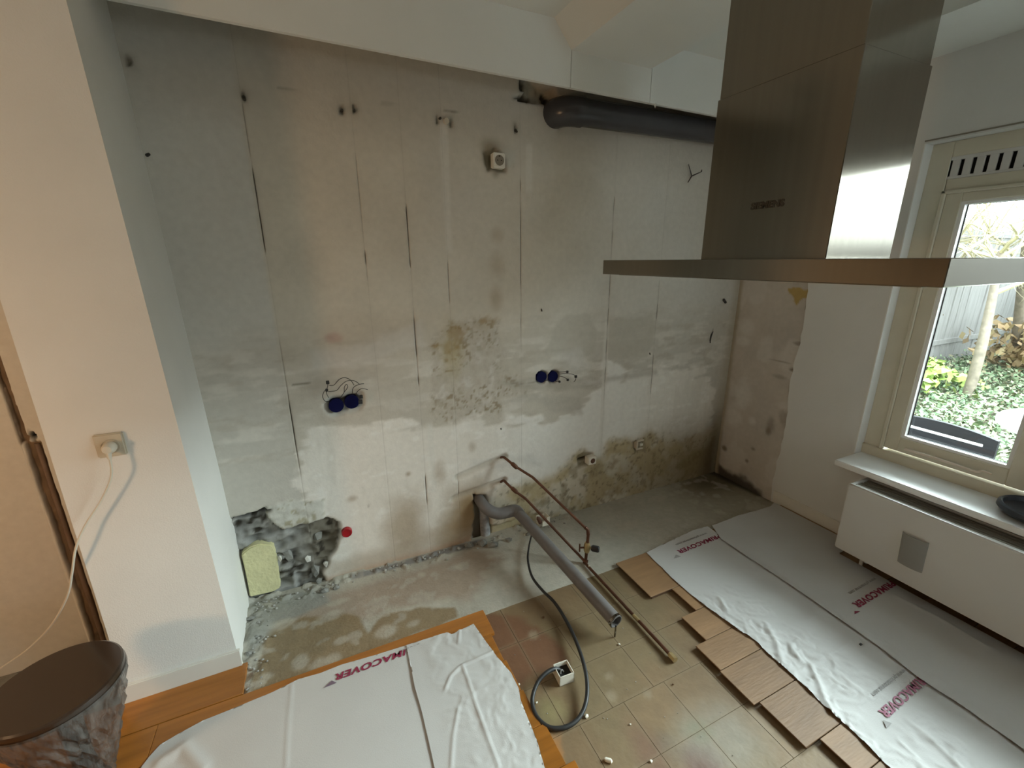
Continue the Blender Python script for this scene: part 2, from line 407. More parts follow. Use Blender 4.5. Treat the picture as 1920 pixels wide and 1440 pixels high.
def back_relief(X, Z, fine=True):
    """depth into the wall (positive) and colour of the back wall at X, Z"""
    n1 = fbm(X, Z, 1.3, 4, 3); n2 = fbm(X, Z, 5, 4, 8); n3 = fbm(X, Z, 22, 3, 21)
    dep = (fbm(X, Z, 3, 3, 5)-0.5)*0.004+(n3-0.5)*0.0012
    c = np.empty(X.shape+(3,)); c[:] = (0.575, 0.53, 0.445)
    c = c*(0.90+0.2*n2[..., None])
    c = mixc(c, (0.55, 0.53, 0.48), sst(0.4, 0.7, n1)*0.6)
    c = mixc(c, (0.585, 0.575, 0.54), sst(0.9, 1.9, X+0.2*(n2-0.5))*0.55)               # greyer paint to the right
    c = mixc(c, (0.56, 0.555, 0.52), (1-sst(-0.165, -0.140, X+0.006*(n2-.5)))*0.75)      # first panel
    c = mixc(c, (0.44, 0.40, 0.335), sst(2.02, 2.25, Z+0.12*(n2-0.5))*0.55)             # painted shade: wall darkens towards the top under the fascia
    mid = sst(1.05, 1.20, Z+0.12*(n2-.5))*0+1-sst(1.18, 1.36, Z+0.10*(n2-0.5))
    c = mixc(c, (0.49, 0.455, 0.39), mid*0.55)
    na = fbm(X*0.45, Z*1.7, 14, 4, 17); ns = fbm(X*2.2, Z*0.35, 9, 3, 19)
    zone = sst(0.62, 0.78, Z)*(1-sst(1.15, 1.40, Z))
    c = mixc(c, (0.66, 0.625, 0.56), zone*sst(.50, .66, na)*0.65)
    c = mixc(c, (0.43, 0.385, 0.315), zone*sst(.54, .70, fbm(X*.5, Z*1.5, 17, 4, 23))*0.5)
    # plaster patches
    c = mixc(c, (0.46, 0.42, 0.36), pmask(X, Z, GREYBAND, 0.10, 0.09, 7, 4)*0.45)
    sdw = poly_sd(X, Z, A_WHITE)+(na-.5)*.17+(n3-.5)*.03; m = sst(-.022, .022, sdw)
    c = mixc(c, np.array((0.74, 0.70, 0.635)), m*(0.70+0.3*n2)); c = mixc(c, (0.60, 0.56, 0.49), m*sst(.52, .70, ns)*0.4)
    c = mixc(c, (0.80, 0.78, 0.73), m*sst(.60, .72, fbm(X*.6, Z*1.3, 24, 4, 29))*0.5); dep += -0.003*m
    rightw = m*sst(0.7, 1.2, X)*(1-sst(1.7, 2.1, X)); c = mixc(c, (0.75, 0.74, 0.70), rightw*0.7)
    b = pmask(X, Z, B_BAND, 0.02, 0.035, 12, 31)
    spk = sst(0.56, 0.68, fbm(X, Z, 62, 3, 41))*sst(.35, .6, fbm(X, Z, 9, 3, 43))
    c = mixc(c, (0.47, 0.43, 0.36), b*0.7); c = mixc(c, (0.24, 0.18, 0.10), b*spk*0.75)
    c = mixc(c, (0.60, 0.57, 0.52), b*sst(0.6, 0.72, fbm(X, Z, 26, 3, 47))*0.6)
    dep += b*(fbm(X, Z, 55, 3, 55)-0.5)*0.008
    o = pmask(X, Z, B_OCHRE, 0.012, 0.03, 24, 61)
    c = mixc(c, (0.30, 0.20, 0.075), o*(0.35+0.65*sst(0.35, 0.65, fbm(X, Z, 30, 3, 66)))*0.65)
    c = mixc(c, (0.40, 0.33, 0.18), blob(X, Z, wpx([(845, 665)])[0], .05, .12, .9, .5, 12, 62)*0.6)
    for P_, s_ in ((C1, 71), (C2, 75)):
        c = mixc(c, (0.475, 0.445, 0.38), pmask(X, Z, P_, 0.012, 0.016, 16, s_)*0.75)
    c = mixc(c, (0.37, 0.34, 0.285), pmask(X, Z, SMEAR, 0.016, 0.012, 12, 81)*0.55)
    c = mixc(c, (0.42, 0.39, 0.34), pmask(X, Z, STROKE, 0.014, 0.014, 12, 85)*0.5)
    # white filler strips over old chases
    for (px, z0, z1, w) in ((0.64, 1.64, 2.20, .017), (1.075, 1.93, 2.15, .02), (0.49, 0.38, 0.78, .016), (1.60, 0.38, 1.25, .016)):
        k = (1-sst(w*0.7, w*1.25, np.abs(X-px)+0.010*(n2-.5)))*sst(z0-.02, z0+.02, Z)*(1-sst(z1-.02, z1+.02, Z))
        c = mixc(c, (0.66, 0.635, 0.575), k*0.6)
    # pale rectangles left by removed tiles
    for pts, s_ in (([(585, 660), (690, 640), (790, 600), (800, 650), (690, 680), (590, 690)], 91), ([(1020, 660), (1090, 655), (1110, 690), (1080, 694)], 95),
                    ([(880, 862), (1000, 850), (1010, 872), (885, 880)], 99)):
        c = mixc(c, (0.60, 0.575, 0.53), pmask(X, Z, wpx(pts), 0.02, 0.03, 10, s_)*0.6)
    # damp and mould low on the right
    d = pmask(X, Z, DAMP, 0.04, 0.06, 9, 101)
    c = mixc(c, (0.42, 0.335, 0.185), d*(0.5+0.4*sst(.4, .62, fbm(X, Z, 7, 4, 105))))
    c = mixc(c, (0.25, 0.20, 0.115), d*sst(0.50, 0.72, fbm(X, Z, 15, 4, 109))*0.6)
    c = mixc(c, (0.12, 0.10, 0.06), d*sst(0.62, 0.72, fbm(X, Z, 46, 3, 113))*0.55)
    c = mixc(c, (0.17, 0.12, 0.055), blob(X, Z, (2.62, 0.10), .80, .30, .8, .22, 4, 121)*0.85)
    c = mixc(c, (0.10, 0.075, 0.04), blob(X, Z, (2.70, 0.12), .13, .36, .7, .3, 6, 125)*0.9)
    c = mixc(c, (0.40, 0.35, 0.25), blob(X, Z, (2.70, 1.2), .05, 1.1, .7, .4, 6, 127)*0.5)
    # brown weeping stains along the foot of the wall
    for (px, py, rx, ry, k) in ((760, 985, .10, .16, .6), (880, 955, .12, .17, .95), (850, 1000, .14, .10, .7), (700, 1050, .25, .05, .45), (930, 560, .03, .05, .4),
                                (932, 500, .04, .05, .35), (932, 440, .03, .03, .3), (825, 885, .03, .06, .45), (765, 888, .012, .012, .7), (885, 838, .02, .03, .4), (660, 935, .02, .015, .5)):
        c = mixc(c, (0.27, 0.18, 0.085), blob(X, Z, wpx([(px, py)])[0], rx, ry, .8, .45, 9, 131+px % 17)*k)
    c = mixc(c, (0.42, 0.27, 0.17), (1-sst(0.0, 0.05, Z+0.05*(n2-.5)))*(1-sst(0.9, 1.3, X))*0.7)
    c = mixc(c, (0.40, 0.18, 0.15), blob(X, Z, wpx([(625, 633)])[0], .03, .022, .5, .5, 12, 151)*0.4)
    # fingers of dirt round the old fixings
    for (px, py) in ((640, 203), (664, 201), (457, 178), (820, 222), (845, 228), (967, 238), (240, 112), (1048, 232)):
        w_ = wpx([(px, py)])[0]
        c = mixc(c, (0.25, 0.22, 0.16), blob(X, Z, w_, .022, .03, .9, .5, 14, 160)*0.3)
        k = blob(X, Z, (w_[0], w_[1]-.006), .007, .017, .4, .4, 40, 163); dep += 0.014*k; c = mixc(c, (0.10, 0.085, 0.06), k*0.7)
    for (a, b_) in (((245, 128), (340, 142)), ((345, 120), (362, 124)), ((354, 138), (384, 144)), ((715, 193), (900, 216)), ((520, 166), (620, 180)), ((1125, 242), (1290, 262)), ((940, 722), (1020, 715)),
                    ((548, 722), (610, 714)), ((690, 950), (694, 925)), ((1330, 640), (1338, 615))):
        k = (1-sst(0.001, 0.006, line_d(X, Z, wpx([a, b_])))) * sst(0.42, 0.6, fbm(X, Z, 16, 2, 171))
        c = mixc(c, (0.16, 0.14, 0.10), k*0.7); dep += 0.002*k
    # chase in which the water pipes and the drain come down
    for pts, dd, w in (([(858, 895), (945, 857)], .012, .028), ([(850, 935), (945, 900)], .016, .024)):
        k = 1-sst(w*0.4, w, line_d(X, Z, wpx(pts))); dep += dd*k; c = mixc(c, (0.44, 0.39, 0.31), k*0.5)
    k = pmask(X, Z, wpx([(888, 928), (910, 930), (922, 1000), (905, 1030), (884, 1010), (892, 970)]), .008, .015, 20, 181)
    dep += 0.045*k; c = mixc(c, (0.10, 0.085, 0.06), k*0.8)
    k = pmask(X, Z, wpx([(915, 990), (985, 968), (1015, 960), (1030, 985), (990, 1000), (930, 1012)]), .008, .012, 20, 185)
    dep += 0.018*k; c = mixc(c, (0.44, 0.40, 0.25), k*0.7)
    # recess round the upper socket and the two lower ones, and the cup holes
    k = pmask(X, Z, SOCK, .006, .012, 26, 191); dep += 0.022*k; c = mixc(c, (0.33, 0.29, 0.20), k*0.8)
    c = mixc(c, (0.14, 0.11, 0.06), blob(X, Z, wpx([(917, 301)])[0], .030, .040, .7, .4, 20, 193)*0.75)
    c = mixc(c, (0.22, 0.18, 0.11), blob(X, Z, wpx([(920, 277)])[0], .045, .03, .9, .4, 20, 194)*0.7)
    c = mixc(c, (0.22, 0.19, 0.13), blob(X, Z, wpx([(930, 325)])[0], .02, .02, .9, .4, 20, 195)*0.7)
    k = pmask(X, Z, wpx([(1082, 855), (1096, 848), (1112, 850), (1104, 874), (1084, 878)]), .006, .01, 26, 197); dep += 0.02*k; c = mixc(c, (0.22, 0.18, 0.11), k*0.7)
    k = np.maximum(1-sst(.004, .012, line_d(X, Z, wpx([(1088, 863), (1099, 860)]))), 0); dep += 0.03*k; c = mixc(c, (0.012, 0.01, 0.008), k*0.95)
    k = pmask(X, Z, wpx([(1186, 828), (1208, 822), (1212, 845), (1190, 848)]), .006, .01, 26, 199); dep += 0.012*k; c = mixc(c, (0.25, 0.20, 0.12), k*0.7)
    for px, py in ((630, 761), (660, 753)):
        k = blob(X, Z, wpx([(px, py)])[0], .055, .055, .12, .25, 16, 203); dep += 0.012*k; c = mixc(c, (0.46, 0.46, 0.42), k*0.8)
        k = blob(X, Z, wpx([(px, py)])[0], .034, .034, .08, 0, 16, 203); dep += 0.04*k
    for px, py in ((1016, 707), (1038, 706)):
        k = blob(X, Z, wpx([(px, py)])[0], .036, .036, .08, 0, 16, 205); dep += 0.045*k
    # broken wall left of the exhaust pipe
    k = pmask(X, Z, wpx([(974, 140), (1000, 150), (1040, 165), (1062, 210), (1040, 215), (1020, 195), (985, 190), (962, 183), (985, 176)]), .006, .014, 26, 211)
    dep += k*(0.03+0.03*fbm(X, Z, 22, 2, 213)); c = mixc(c, (0.40, 0.35, 0.25), k*0.7)
    k2 = np.maximum(pmask(X, Z, wpx([(974, 146), (990, 150), (988, 172), (976, 170)]), .005, .008, 30, 215), pmask(X, Z, wpx([(962, 184), (985, 176), (1000, 182), (998, 190)]), .005, .008, 30, 216))
    k2 = np.maximum(k2, pmask(X, Z, wpx([(1018, 180), (1026, 170), (1048, 192), (1044, 206)]), .005, .008, 30, 217)); dep += 0.02*k2; c = mixc(c, (0.03, 0.022, 0.014), k2*0.9)
    # the hole broken out low on the left, with its hanging lip of plaster
    h = pmask(X, Z, HOLE, .008, .02, 22, 221); l = pmask(X, Z, LEDGE, .008, .012, 26, 225)
    h = h*(1-l)
    rub = 1-np.abs(2*fbm(X*.8, Z*1.5, 13, 4, 227)-1)
    dep += h*(0.060-0.060*(rub-.3)); hc = np.empty(c.shape); hc[:] = (0.25, 0.25, 0.235)
    hc = hc*(0.25+1.1*rub[..., None]**1.5); hc = mixc(hc, (0.12, 0.10, 0.06), sst(-0.25, -0.1, X)*0.7); hc = mixc(hc, (0.035, 0.03, 0.022), sst(0.62, 0.74, fbm(X, Z, 19, 3, 231)))
    c = c*(1-h[..., None])+hc*h[..., None]
    c = mixc(c, (0.55, 0.545, 0.49), l*0.8); dep += l*(fbm(X, Z, 30, 3, 235)-0.5)*0.016-0.004*l
    c = mixc(c, (0.30, 0.26, 0.15), l*sst(.56, .66, fbm(X, Z, 34, 3, 237))*0.7)
    k = 1-sst(.004, .010, line_d(X, Z, wpx([(434, 978), (470, 968), (506, 957)]))); dep += 0.03*k; c = mixc(c, (0.015, 0.014, 0.01), k*0.95)
    return dep, c

def back_panel(x0, x1, j0, j1, name='wall_panel'):
    du = 0.0085
    xs = np.linspace(x0, x1, max(3, int((x1-x0)/du)))
    xs = np.unique(np.concatenate([xs, [x0+.0016, x0+.003, x1-.003, x1-.0016]]))
    zs = np.linspace(-0.02, 2.60, 300)
    X, Z = np.meshgrid(xs, zs, indexing='ij')
    dep, c = back_relief(X, Z)
    for j, edge in ((j0, x0), (j1, x1)):
        if j is None: continue
        cr = np.zeros(zs.shape)
        for jj, z0, z1, s in CRACKS:
            if jj == j: cr = np.maximum(cr, s*sst(z0, z0+.04, zs)*(1-sst(z1-.04, z1, zs)))
        cr = cr*(0.25+0.75*sst(.35, .6, vn(zs*11, zs*0, 300+j)))
        k = (1-sst(.0010, .0022, np.abs(X-edge)))*np.maximum(cr, 0.07)[None, :]
        dep = dep+0.009*k; c = mixc(c, (0.05, 0.045, 0.035), k*0.92)
        k = (1-sst(.002, .02, np.abs(X-edge)))*0.22*np.maximum(cr, .3)[None, :]
        c = mixc(c, (0.36, 0.34, 0.29), k)
    P = np.stack([X, YB+np.clip(dep, -0.008, 0.083), Z], -1)
    return grid_mesh(name, P, c, M['wall_stained'], wall_back)

edges = [-0.56]+JOINTS+[2.716]
for i in range(len(edges)-1):
    back_panel(edges[i], edges[i+1], i-1 if i > 0 else None, i if i < len(JOINTS) else None)

# the stretch of the same wall left of the wing wall, with the open conduit chase
xs = np.linspace(-2.9, -0.80, 60); xs = np.unique(np.concatenate([xs, np.linspace(-1.12, -0.93, 60)]))
zs = np.linspace(-0.02, 2.62, 200)
X, Z = np.meshgrid(xs, zs, indexing='ij')
c = np.empty(X.shape+(3,)); c[:] = (0.60, 0.57, 0.50); c *= (0.96+0.08*fbm(X, Z, 3, 3, 400)[..., None])
cx = np.where(Z > 0.955, -1.038, -1.018)+0.004*(fbm(Z*0, Z, 5, 3, 405)-.5)
w = np.where(Z > 0.955, 0.013, 0.024)
k = 1-sst(w*0.75, w*1.1, np.abs(X-cx)+0.006*(fbm(X, Z, 25, 3, 407)-.5))
dep = 0.020*k+(fbm(X, Z, 30, 3, 409)-.5)*0.012*k
c = c*(1-k[..., None])+(np.array((0.17, 0.115, 0.07))*(0.6+0.8*fbm(X, Z, 24, 4, 411)[..., None]))*k[..., None]
k = blob(X, Z, (-1.012, 0.976), .012, .014, .2, .05, 20, 413); dep = np.maximum(dep, 0.03*k); c = mixc(c, (0.01, 0.008, 0.006), k)
far_panel = grid_mesh('wall_panel', np.stack([X, YB+dep, Z], -1), c, M['wall_stained'], wall_back)
MB().tube([(-1.010, 2.134, -0.01), (-1.011, 2.134, 0.5), (-1.012, 2.136, 0.945)], 0.0085, 10).build('conduit', mat('brown_conduit', (0.16, 0.105, 0.07), 0.6, var=.2, vscale=20), wall_back, sm=40)

# pale block and lumps in the broken-out hole
def block_poly(px):
    return [tuple(on_y(x, y, 2.12)[[0, 2]]) for x, y in px]
mb = MB(); mb.prism(block_poly([(452, 1040), (468, 1026), (486, 1020), (512, 1022), (517, 1040), (522, 1070), (526, 1102), (512, 1110), (468, 1120), (464, 1090)]), 'y', 2.118, 2.17)
bmesh.ops.bevel(mb.bm, geom=mb.bm.edges[:], offset=0.006, segments=2, affect='EDGES')
mb.build('block', M['yellow_block'], wall_back, sm=50)
rn = random.Random(5)
for i, (px, py, r, kk, dy) in enumerate([(590, 1070, .026, 'grey_mortar', .01), (577, 1048, .017, 'white_plaster', .015), (524, 1046, .013, 'white_plaster', .01), (598, 1090, .017, 'grey_mortar', .0),
                                         (612, 1058, .020, 'white_plaster', .012), (596, 1004, .022, 'grey_mortar', .03), (540, 1040, .03, 'grey_mortar', .045)]):
    p = on_y(px, py, YB+dy)
    MB().lump(p, r, i, (.8, .6, 1.3), .4).build('mortar_lump', M[kk], wall_back)

# ---- wing wall on the left
def lean(px0, px1, y):
    a, b = on_y(*px0, y), on_y(*px1, y); t = lambda z: a[0]+(b[0]-a[0])*(z-a[2])/(b[2]-a[2]); return t
fr = lean((447, 1232), (150, 100), 1.735); fl = lean((237, 1300), (10, 592), 1.735)
bm = bmesh.new(); V = []
for z in (-0.02, 0.9, 1.8, 2.62):
    V.append([bm.verts.new((fl(z), 1.735, z)), bm.verts.new((fr(z), 1.735, z)), bm.verts.new((min(fr(z), -0.455)+0.0, 2.23, z)), bm.verts.new((fl(z), 2.23, z))])
for a, b in zip(V[:-1], V[1:]):
    for i in range(4): bm.faces.new((a[i], a[(i+1) % 4], b[(i+1) % 4], b[i]))
bm.faces.new(V[0][::-1]); bm.faces.new(V[-1])
mb = MB(); mb.bm.free(); mb.bm = bm
wall_left = mb.build('wall_left', M['paint_white'], kind='structure')
mb = MB(); mb.prism([(-0.822, 1.722), (-0.822, 1.738), (-0.436, 1.738), (-0.436, 1.722)], 'z', 0.0, 0.092)
bmesh.ops.bevel(mb.bm, geom=[e for e in mb.bm.edges if all(v.co.z > 0.09 for v in e.verts)], offset=0.004, segments=2, affect='EDGES')
mb.build('baseboard_left', M['skirting'], kind='structure')

# ---- right wall: masonry, painted plaster skin with its torn edge, window opening
mb = MB()
mb.box(2.722, 2.95, 1.235, 2.42, -0.2, 2.75)
mb.box(XR, 2.95, -1.32, 1.235, -0.2, 0.50)
mb.box(XR, 2.95, -1.32, 1.235, 2.112, 2.75)
mb.box(XR, 2.95, -3.6, -1.32, -0.2, 2.75)
rn = random.Random(3)
edge = [(1.648+0.010*math.sin(z*9)+rn.uniform(-.006, .006), z) for z in np.linspace(-0.02, 2.62, 60)]
mb.prism([(1.235, -0.02)]+edge+[(1.235, 2.62)], 'x', XR, 2.7225)
wall_right = mb.build('wall_right', mat('light_grey_wall_paint', (0.66, 0.66, 0.64), .75, var=.03, vscale=5, bump=.12, bscale=220), kind='structure')

ys = np.linspace(1.60, 2.135, 66); zs = np.linspace(-0.02, 2.60, 300)
Y, Z = np.meshgrid(ys, zs, indexing='ij')
def rpx(pts): return [tuple(on_x(px, py, 2.708)[[1, 2]]) for px, py in pts]
n2 = fbm(Y, Z, 6, 4, 500)
c = np.empty(Y.shape+(3,)); c[:] = (0.50, 0.46, 0.41); c *= (0.85+0.3*n2[..., None])
c = mixc(c, (0.60, 0.57, 0.53), sst(.5, .62, fbm(Y, Z, 5, 3, 503))*0.6)
for (px, py, a, b_) in ((1400, 612, .06, .05), (1395, 640, .05, .03), (1395, 740, .07, .10), (1375, 785, .06, .06), (1410, 790, .03, .03)):
    c = mixc(c, (0.62, 0.60, 0.56), blob(Y, Z, rpx([(px, py)])[0], a, b_, .5, .4, 12, px % 11)*0.65)
c = mixc(c, (0.42, 0.30, 0.10), pmask(Y, Z, rpx([(1479, 541), (1500, 538), (1522, 548), (1520, 556), (1506, 560), (1494, 574), (1484, 562)]), .004, .018, 22, 511)*0.95)
for (px, py, a, b_, k) in ((1445, 795, .03, .05, .5), (1440, 808, .02, .03, .6), (1470, 785, .03, .05, .35), (1358, 840, .02, .02, .8), (1412, 842, .015, .012, .6), (1400, 864, .012, .012, .7), (1500, 645, .03, .01, .6),
                           (1486, 693, .015, .01, .8), (1460, 706, .05, .012, .35), (1465, 678, .06, .006, .5), (1515, 578, .015, .015, .5)):
    c = mixc(c, (0.15, 0.12, 0.08), blob(Y, Z, rpx([(px, py)])[0], a, b_, .6, .5, 22, px % 13)*k)
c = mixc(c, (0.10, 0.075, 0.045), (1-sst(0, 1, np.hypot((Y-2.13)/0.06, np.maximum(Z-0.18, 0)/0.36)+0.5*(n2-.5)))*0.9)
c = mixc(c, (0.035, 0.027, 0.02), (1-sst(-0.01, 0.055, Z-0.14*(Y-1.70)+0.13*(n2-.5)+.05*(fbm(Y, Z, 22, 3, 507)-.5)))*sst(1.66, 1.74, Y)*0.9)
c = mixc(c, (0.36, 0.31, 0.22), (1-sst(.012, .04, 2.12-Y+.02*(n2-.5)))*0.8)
P = np.stack([2.708+(fbm(Y, Z, 7, 4, 520)-.5)*0.008, Y, Z], -1)
grid_mesh('plaster_panel', P, c, M['wall_stained'], wall_right)
mb = MB(); mb.box(2.686, XR+.001, 1.112, 1.632, 0.012, 0.092, 0.003)
mb.build('baseboard_right', M['skirting'], kind='structure')

# ---- ceiling with its beam and the boxed strip above the window wall
mb = MB()
mb.box(-3.3, 2.95, -3.6, 2.42, 2.585, 2.75)
mb.prism([(1.168, 2.481), (1.612, 2.477), (1.612, 2.59), (1.075, 2.59)], 'y', -3.5, 1.9)
mb.box(2.27, 2.73, -3.5, 1.9, 2.468, 2.59)
mb.build('ceiling', M['paint_ceiling'], kind='structure')
fascia = empty('trim_1', (0, 1.91, 2.4), kind='structure')
for a, b in ((-0.462, 1.1665), (1.1695, 1.6195), (1.6225, 2.72)):
    zb = lambda x: 2.357-0.0105*(x+0.45)
    MB().prism([(a, zb(a)), (b, zb(b)), (b, 2.60), (a, 2.60)], 'y', 1.90, 1.918).build('board', M['paint_ceiling'], fascia)
mb = MB().lump((1.655, 1.899, 2.331), .008, 2, (.6, .5, 1.5)); mb.build('paint_drip', M['paint_ceiling'], fascia)

# ---- the rest of the room, behind and beside the photographer
mb = MB()
mb.box(-3.4, 0.9, -3.6, -3.4, -0.2, 2.75); mb.box(1.6, 2.95, -3.6, -3.4, -0.2, 2.75); mb.box(0.9, 1.6, -3.6, -3.4, -0.2, 1.1); mb.box(0.9, 1.6, -3.6, -3.4, 2.1, 2.75)
mb.build('wall_front', M['room_wall_front'], kind='structure')
mb = MB(); mb.box(-3.4, -3.2, -3.6, 2.42, -0.2, 2.75)
mb.build('wall_side', M['room_wall'], kind='structure')

# ---- floors: screed strip, stone-look tiles, oak boards on the left, broken parquet on the right
def tile_col(x, y, s=0):
    n = fbm(x, y, 5, 4, 600); c = np.empty(x.shape+(3,)); c[:] = (0.185, 0.122, 0.062)
    c = c*(0.8+0.4*n[..., None]); c = mixc(c, (0.178, 0.134, 0.070), sst(.45, .65, fbm(x, y, 2.5, 4, 603))*0.7)
    def f(pts): return [tuple(on_z(a, b)[:2]) for a, b in pts]
    k = pmask(x, y, f([(850, 1140), (930, 1152), (1010, 1172), (1045, 1205), (1068, 1240), (1040, 1249), (1005, 1268), (965, 1292), (880, 1210)]), .02, .03, 8, 607)
    c = mixc(c, (0.145, 0.066, 0.031), k*0.92)
    c = mixc(c, (0.33, 0.16, 0.055), pmask(x, y, f([(960, 1290), (1000, 1365), (1052, 1378), (1062, 1440), (1000, 1440)]), .008, .02, 16, 609)*0.85)
    for (px, py, rx, ry, col, kk) in ((1318, 1428, .055, .055, (0.115, 0.045, 0.028), .9), (1215, 1402, .05, .075, (0.16, 0.085, 0.05), .75), (1112, 1184, .022, .02, (0.17, 0.12, 0.055), .7), (1255, 1400, .03, .05, (0.15, 0.11, 0.075), .6), (1350, 1385, .14, .10, (0.25, 0.235, 0.19), .6),
                                      (1310, 1370, .05, .04, (0.19, 0.19, 0.125), .6), (1035, 1330, .05, .05, (0.25, 0.23, 0.10), .5)):
        c = mixc(c, col, blob(x, y, on_z(px, py)[:2], rx, ry, .7, .4, 12, px % 9)*kk)
    for (px, py, r) in ((1142, 1268, .014), (1145, 1305, .02), (1000, 1190, .02), (1215, 1302, .015)):
        c = mixc(c, (0.30, 0.25, 0.17), blob(x, y, on_z(px, py)[:2], r, r, .5, .3, 20, 5)*0.6)
    return c
def tile(x0, x1, y0, y1):
    g = 0.0009; nx = max(3, int((x1-x0)/.012)); ny = max(3, int((y1-y0)/.012))
    xs = np.linspace(x0+g, x1-g, nx); ys = np.linspace(y0+g, y1-g, ny)
    xs = np.concatenate([[xs[0]], xs, [xs[-1]]]); ys = np.concatenate([[ys[0]], ys, [ys[-1]]])
    X, Y = np.meshgrid(xs, ys, indexing='ij'); c = tile_col(X, Y)
    e = np.minimum(np.minimum(X-x0, x1-X), np.minimum(Y-y0, y1-Y)); c = mixc(c, (0.22, 0.165, 0.10), (1-sst(.001, .006, e))*0.35)
    Zz = (fbm(X, Y, 9, 3, 620)-.5)*0.0015+vn(np.array(x0*31), np.array(y0*17), 3)*0.0012-0.001
    Zz[0, :] = Zz[-1, :] = -0.02; Zz[:, 0] = Zz[:, -1] = -0.02
    smooth(grid_mesh('tile', np.stack([X, Y, Zz], -1), c, M['tile'], floor).data, 40)
rows = [(1.355, 1.558, .445), (1.145, 1.355, .445), (0.948, 1.145, .445), (0.752, 0.948, .494), (0.556, 0.752, .494), (0.362, 0.556, .445)]
for y0, y1, off in rows:
    for k in range(6):
        x0 = off+0.1955*k
        if x0 < 1.46 and x0+.1955 > 0.50: tile(x0, x0+0.1955, y0, y1)

xs = np.linspace(-0.46, 2.70, 380); ys = np.linspace(1.556, 2.135, 72)
X, Y = np.meshgrid(xs, ys, indexing='ij')
n = fbm(X, Y, 4, 4, 640); c = np.empty(X.shape+(3,)); c[:] = (0.40, 0.38, 0.32); c *= (0.8+0.4*n[..., None])
def f(pts): return [tuple(on_z(a, b)[:2]) for a, b in pts]
c = mixc(c, (0.31, 0.235, 0.175), pmask(X, Y, f([(600, 1120), (700, 1085), (900, 1030), (960, 1040), (880, 1120), (760, 1140), (560, 1180), (500, 1150)]), .05, .06, 6, 643)*0.8)
c = mixc(c, (0.205, 0.14, 0.065), pmask(X, Y, f([(490, 1230), (500, 1185), (570, 1158), (640, 1150), (672, 1160), (690, 1185), (720, 1150), (800, 1140), (850, 1140), (860, 1158), (480, 1310), (468, 1300)]), .01, .02, 12, 645)*0.85)
c = mixc(c, (0.27, 0.275, 0.25), pmask(X, Y, f([(470, 1130), (600, 1100), (620, 1130), (520, 1170), (480, 1225), (462, 1240)]), .02, .03, 9, 647)*0.8)
c = mixc(c, (0.215, 0.19, 0.125), sst(1.7, 2.5, X+.3*(n-.5))*0.6)
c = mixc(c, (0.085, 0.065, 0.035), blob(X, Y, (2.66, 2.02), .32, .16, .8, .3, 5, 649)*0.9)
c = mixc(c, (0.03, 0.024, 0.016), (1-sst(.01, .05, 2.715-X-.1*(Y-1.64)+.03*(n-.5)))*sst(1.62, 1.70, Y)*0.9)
c = mixc(c, (0.14, 0.14, 0.15), (1-sst(.012, .03, np.abs(Y-2.085)+.02*(n-.5)))*sst(-.02, .05, X)*(1-sst(.72, .80, X))*0.7)
spl = [(620, 1155, .05, .03), (530, 1170, .05, .03), (600, 1243, .04, .03), (565, 1240, .03, .035), (640, 1200, .028, .018), (720, 1185, .05, .03), (790, 1078, .02, .02), (860, 1062, .03, .02), (775, 1170, .03, .02), (1235, 935, .05, .03), (1180, 985, .08, .04),
       (630, 1130, .06, .02), (950, 1100, .03, .02), (500, 1270, .03, .02), (485, 1285, .03, .015), (625, 1235, .03, .03), (915, 1075, .05, .03), (1140, 1000, .03, .02), (1230, 960, .02, .02), (830, 1130, .04, .012)]
for (px, py, rx, ry) in spl:
    c = mixc(c, (0.44, 0.40, 0.33), blob(X, Y, on_z(px, py)[:2], rx, ry, .4, .45, 16, px % 13)*0.6)
c = mixc(c, (0.42, 0.39, 0.33), sst(.60, .70, fbm(X, Y, 14, 4, 655))*0.5)
Zz = (n-.5)*0.006+(fbm(X, Y, 16, 3, 657)-.5)*0.004
rb = sst(0.60, .72, fbm(X, Y, 24, 3, 661))*(1-sst(.03, .09, np.abs(Y-2.09)))*(1-sst(1.3, 1.5, X)); Zz = Zz+rb*0.012
lf = (1-sst(-0.40, -0.33, X))*sst(.45, .6, fbm(X, Y, 20, 3, 663)); Zz = Zz+lf*0.010
grid_mesh('screed', np.stack([X, Y, Zz], -1), c, M['screed'], floor)

def plank(x0, x1, y0, y1, z0, z1, m, tongue=False):
    mb = MB(); g = 0.0007
    mb.box(x0, x1, y0+g, y1-g, z0, z1, 0.0012, 1)
    o = mb.build('plank', m, floor)
    return o
k = 0
for y1 in (1.732, 1.578, 1.433, 1.288, 1.143, 0.998, 0.853, 0.708, 0.563):
    y0 = 1.580 if y1 > 1.7 else y1-0.145
    x = -2.2+0.37*(k % 3)
    end = -0.418 if y1 > 1.7 else (0.562, 0.545, 0.553, 0.560, 0.575, 0.607, 0.60, 0.605)[k-1]
    while x < end-0.01:
        xe = min(x+1.15, end)
        if end-xe < 0.2: xe = end
        plank(x, xe, y0, y1, -0.02, 0.015, M['wood_orange']); x = xe+0.0008
    k += 1
